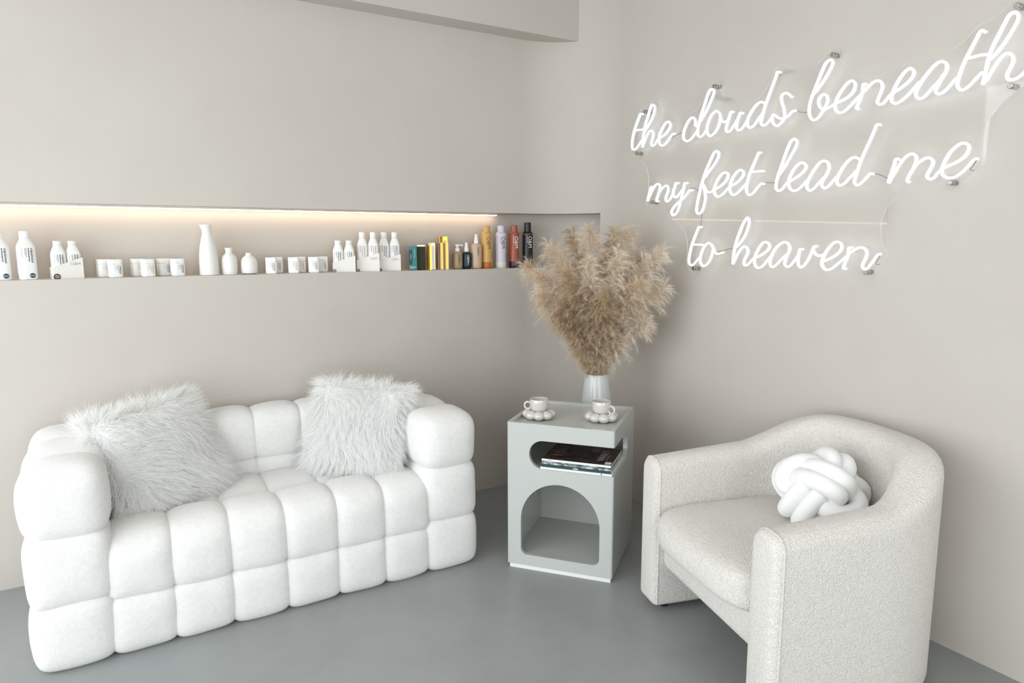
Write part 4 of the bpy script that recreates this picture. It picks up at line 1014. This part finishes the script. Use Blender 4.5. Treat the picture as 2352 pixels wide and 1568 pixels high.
box('carton_body', (-.022, .022, -.020, .020, 0, .122), OLIVE, tw, bevel=.0006, seg=1)
box('folded_flap', (-.022, .022, -.0205, .020, .1225, .132), FOILW, tw, bevel=.0015, seg=1)

def gold_carton(x, y, rz, w, d, h, lab, sleeve=None, rolls=1, window=True):
    t = thing('gold_box', lab, 'box', (x, y, ZS), rz, 'boxed hair products')
    V, F = [], []; k = 24
    # foil-wrapped body with softly rolled front
    for z in (0.0008, h*.012+.001, h*.96, h*.985):
        for i in range(k+1):
            s = i/k; xx = -w/2+w*s; yy = -d/2+.0012+.0055*(.5-.5*math.cos(2*PI*s*rolls))*(1 if 0.03 < s < .97 else 0)
            f = .985 if z < .001 else 1; V.append((xx*f, yy, z))
    for j in range(3):
        for i in range(k): a = j*(k+1)+i; F.append((a, a+1, a+k+2, a+k+1))
    mesh_obj('foil_front', V, F, GOLD, t, True)
    box('foil_body', (-w/2, w/2, -d/2+.0072, d/2, 0, h*.985), GOLD, t)
    if sleeve: box('dark_side', (w/2, w/2+.0006, -d/2+.004, d/2-.004, h*.06, h*.86), sleeve, t)
    if window:
        e = .0009
        for sx_ in (-w/2-e, w/2): box('clear_sleeve_edge', (sx_, sx_+e, -d/2-e, -d/2, 0, h), FOILW, t)
        box('clear_sleeve_edge', (-w/2, w/2, -d/2-e, -d/2, h-.0012, h), FOILW, t)
        box('clear_sleeve', (-w/2, w/2, -d/2-e, -d/2-e*.4, .001, h-.0012), CLEAR, t)
    return t
gold_carton(-.936, .032, math.radians(-14), .022, .030, .131, 'slim gold foil box in front of the olive carton', None, 1, False)
gold_carton(-.909, .068, math.radians(-16), .034, .042, .142, 'gold foil box with dark side panel next to the slim gold one', OLIVE, 1)
gold_carton(-.858, .036, math.radians(-12), .056, .034, .144, 'wide gold foil box with two rolled sachets behind clear film', None, 2)
t4 = gold_carton(-.829, .088, math.radians(-22), .046, .044, .178, 'tallest gold carton standing behind the wide gold box', None, 1, False)
text('product_lettering', 'ill', .016, OLIVE, t4, face_mat(.002, -.0240, .150))
box('side_label', (.0231, .0237, -.018, .018, .100, .135), FOILW, t4)
box('side_panel', (.0231, .0236, -.020, .020, .002, .095), mat('brown_gold_side', (0.16, 0.095, 0.012), 0.3, 0.5), t4)

# pump and spray bottles
def dispenser(x, y, col, lab, r, hb, kind, ink, ntop):
    m_ = mat('tinted_plastic_%s' % kind, col, 0.32, spec=0.4)
    t = thing(kind, lab, 'bottle', (x, y, ZS), math.radians(-12), 'small dispenser bottles')
    db = loft('bottle_body', [(0, r*.70, r*.70), (.003, r*.84, r*.84), (.009, r*.96, r*.96), (.016, r, r), (hb-.020, r, r), (hb-.010, r*.93, r*.93), (hb-.004, r*.78, r*.78), (hb, r*.52, r*.52)], m_, t, 36, power=2.3)
    cr_ = .0125
    loft('collar', [(hb-.001, cr_, cr_), (hb+.016, cr_, cr_), (hb+.0175, cr_*.9, cr_*.9)], BOT, t, 26)
    if kind == 'pump_bottle':
        loft('pump_stem', [(hb+.017, .006, .006), (hb+.028, .006, .006)], BOT, t, 16)
        loft('pump_head', [(hb+.027, .011, .011), (hb+.029, .012, .012), (hb+.035, .0118, .0118), (hb+.038, .010, .010)], BOT, t, 24)
        tube('nozzle', catmull([(.004, 0, hb+.033), (.018, -.001, hb+.034), (.026, -.002, hb+.032), (.029, -.002, hb+.028)], .003), .0036, BOT, t, 10)
    else:
        loft('spray_head', [(hb+.017, .0112, .0112), (hb+.022, .0108, .0108), (hb+ntop-.012, .0082, .0082), (hb+ntop-.002, .0078, .0078), (hb+ntop, .0070, .0070)], BOT, t, 24)
        loft('nozzle', [(0, .0018, .0018), (.002, .0018, .0018)], INKG, t, 12, loc=(-.002, -.0078, hb+ntop-.008), rot=(PI/2, 0, 0))
    text('product_lettering', 'O&M', .0165, ink, db, face_mat(.002, -r-.0005, hb-.018, 0, -PI/2), 'LEFT', 0)
    bars('product_print', [(.0020, .018, .0018), (-.0020, .024, .0012)], ink, db, face_mat(.002, -r-.0005, hb-.052, 0, -PI/2))
    return t
dispenser(-.762, .050, (0.36, 0.26, 0.15), 'tan pump bottle with white pump head', .0268, .096, 'pump_bottle', INK, .036)
dispenser(-.706, .052, (0.010, 0.030, 0.035), 'dark teal spray bottle with white nozzle', .0265, .094, 'spray_bottle', BOT, .049)
dispenser(-.646, .050, (0.56, 0.40, 0.29), 'tall beige spray bottle with white nozzle', .0300, .138, 'spray_bottle', INK, .050)

def aerosol(x, y, h, body, cap, band, ring, lab, ink, capz, r=.0300, side=None):
    t = thing('aerosol_can', lab, 'spray can', (x, y, ZS), math.radians(-14), 'styling aerosol cans')
    zb = capz-.006
    cb = loft('can_body', [(.036, r, r), (zb-.010, r, r), (zb-.004, r*.96, r*.96), (zb, r*.82, r*.82), (zb+.004, r*.70, r*.70)], body, t, 36)
    loft('base_band', [(0, r*.97, r*.97), (.002, r*1.01, r*1.01), (.0355, r*1.01, r*1.01), (.036, r, r)], band, t, 36)
    loft('shoulder_ring', [(zb-.0125, r*1.025, r*1.025), (zb-.0105, r*1.025, r*1.025), (zb-.0100, r, r)], ring, t, 36)
    loft('cap', [(capz-.002, r*.68, r*.68), (h-.006, r*.655, r*.655), (h-.001, r*.63, r*.63), (h, r*.56, r*.56)], cap, t, 32)
    V, F = [], []
    for i in range(9):
        a = math.radians(-36+i*8.2); rr_ = r*1.012
        V += [(rr_*math.cos(a), rr_*math.sin(a), .010), (rr_*math.cos(a), rr_*math.sin(a), zb-.014)]
    for i in range(8): F.append((2*i, 2*i+2, 2*i+3, 2*i+1))
    mesh_obj('side_label', V, F, side or CARD, t, True)
    bars('product_print', [(0, .030, .003), (-.004, .018, .003)], INKD, t, face_mat(r*.90, -r*.48, .085, math.radians(68), -PI/2))
    text('product_lettering', 'O&M', .030, ink, cb, face_mat(.004, -r-.0006, zb-.022, 0, -PI/2), 'LEFT', -.0002)
    bars('product_print', [(0, .040, .0018)], ink, cb, face_mat(-.011, -r*.955, zb-.020, math.radians(-20), -PI/2))
    return t
YEL = mat('yellow_can', (0.60, 0.36, 0.105), 0.35); ORB = mat('orange_band', (0.45, 0.14, 0.025), 0.4)
LIL = mat('lilac_can', (0.62, 0.57, 0.66), 0.35); LILW = mat('pale_band', (0.70, 0.68, 0.66), 0.4); CREAM = mat('cream_label', (0.60, 0.52, 0.38), 0.5)
TER = mat('terracotta_can', (0.36, 0.095, 0.055), 0.35); PLUM = mat('plum_band', (0.035, 0.012, 0.035), 0.4)
BLK = mat('black_can', (0.014, 0.014, 0.016), 0.35); COP = mat('copper_ring', (0.42, 0.22, 0.11), 0.4)
aerosol(-.580, .052, .236, YEL, YEL, ORB, YEL, 'mustard yellow aerosol can with orange base band', mat('brown_print', (0.13, 0.06, 0.02), 0.5), .203)
aerosol(-.488, .052, .237, LIL, LIL, LILW, LILW, 'lilac aerosol can with cream side label', INKD, .204, side=CREAM)
aerosol(-.402, .052, .238, TER, TER, PLUM, mat('brown_ring', (0.12, 0.04, 0.03), 0.4), 'terracotta aerosol can with plum base band', BOT, .205)
aerosol(-.314, .048, .256, BLK, BLK, BLK, COP, 'black aerosol can with copper shoulder next to the pampas grass', BOT, .207, side=BLK)
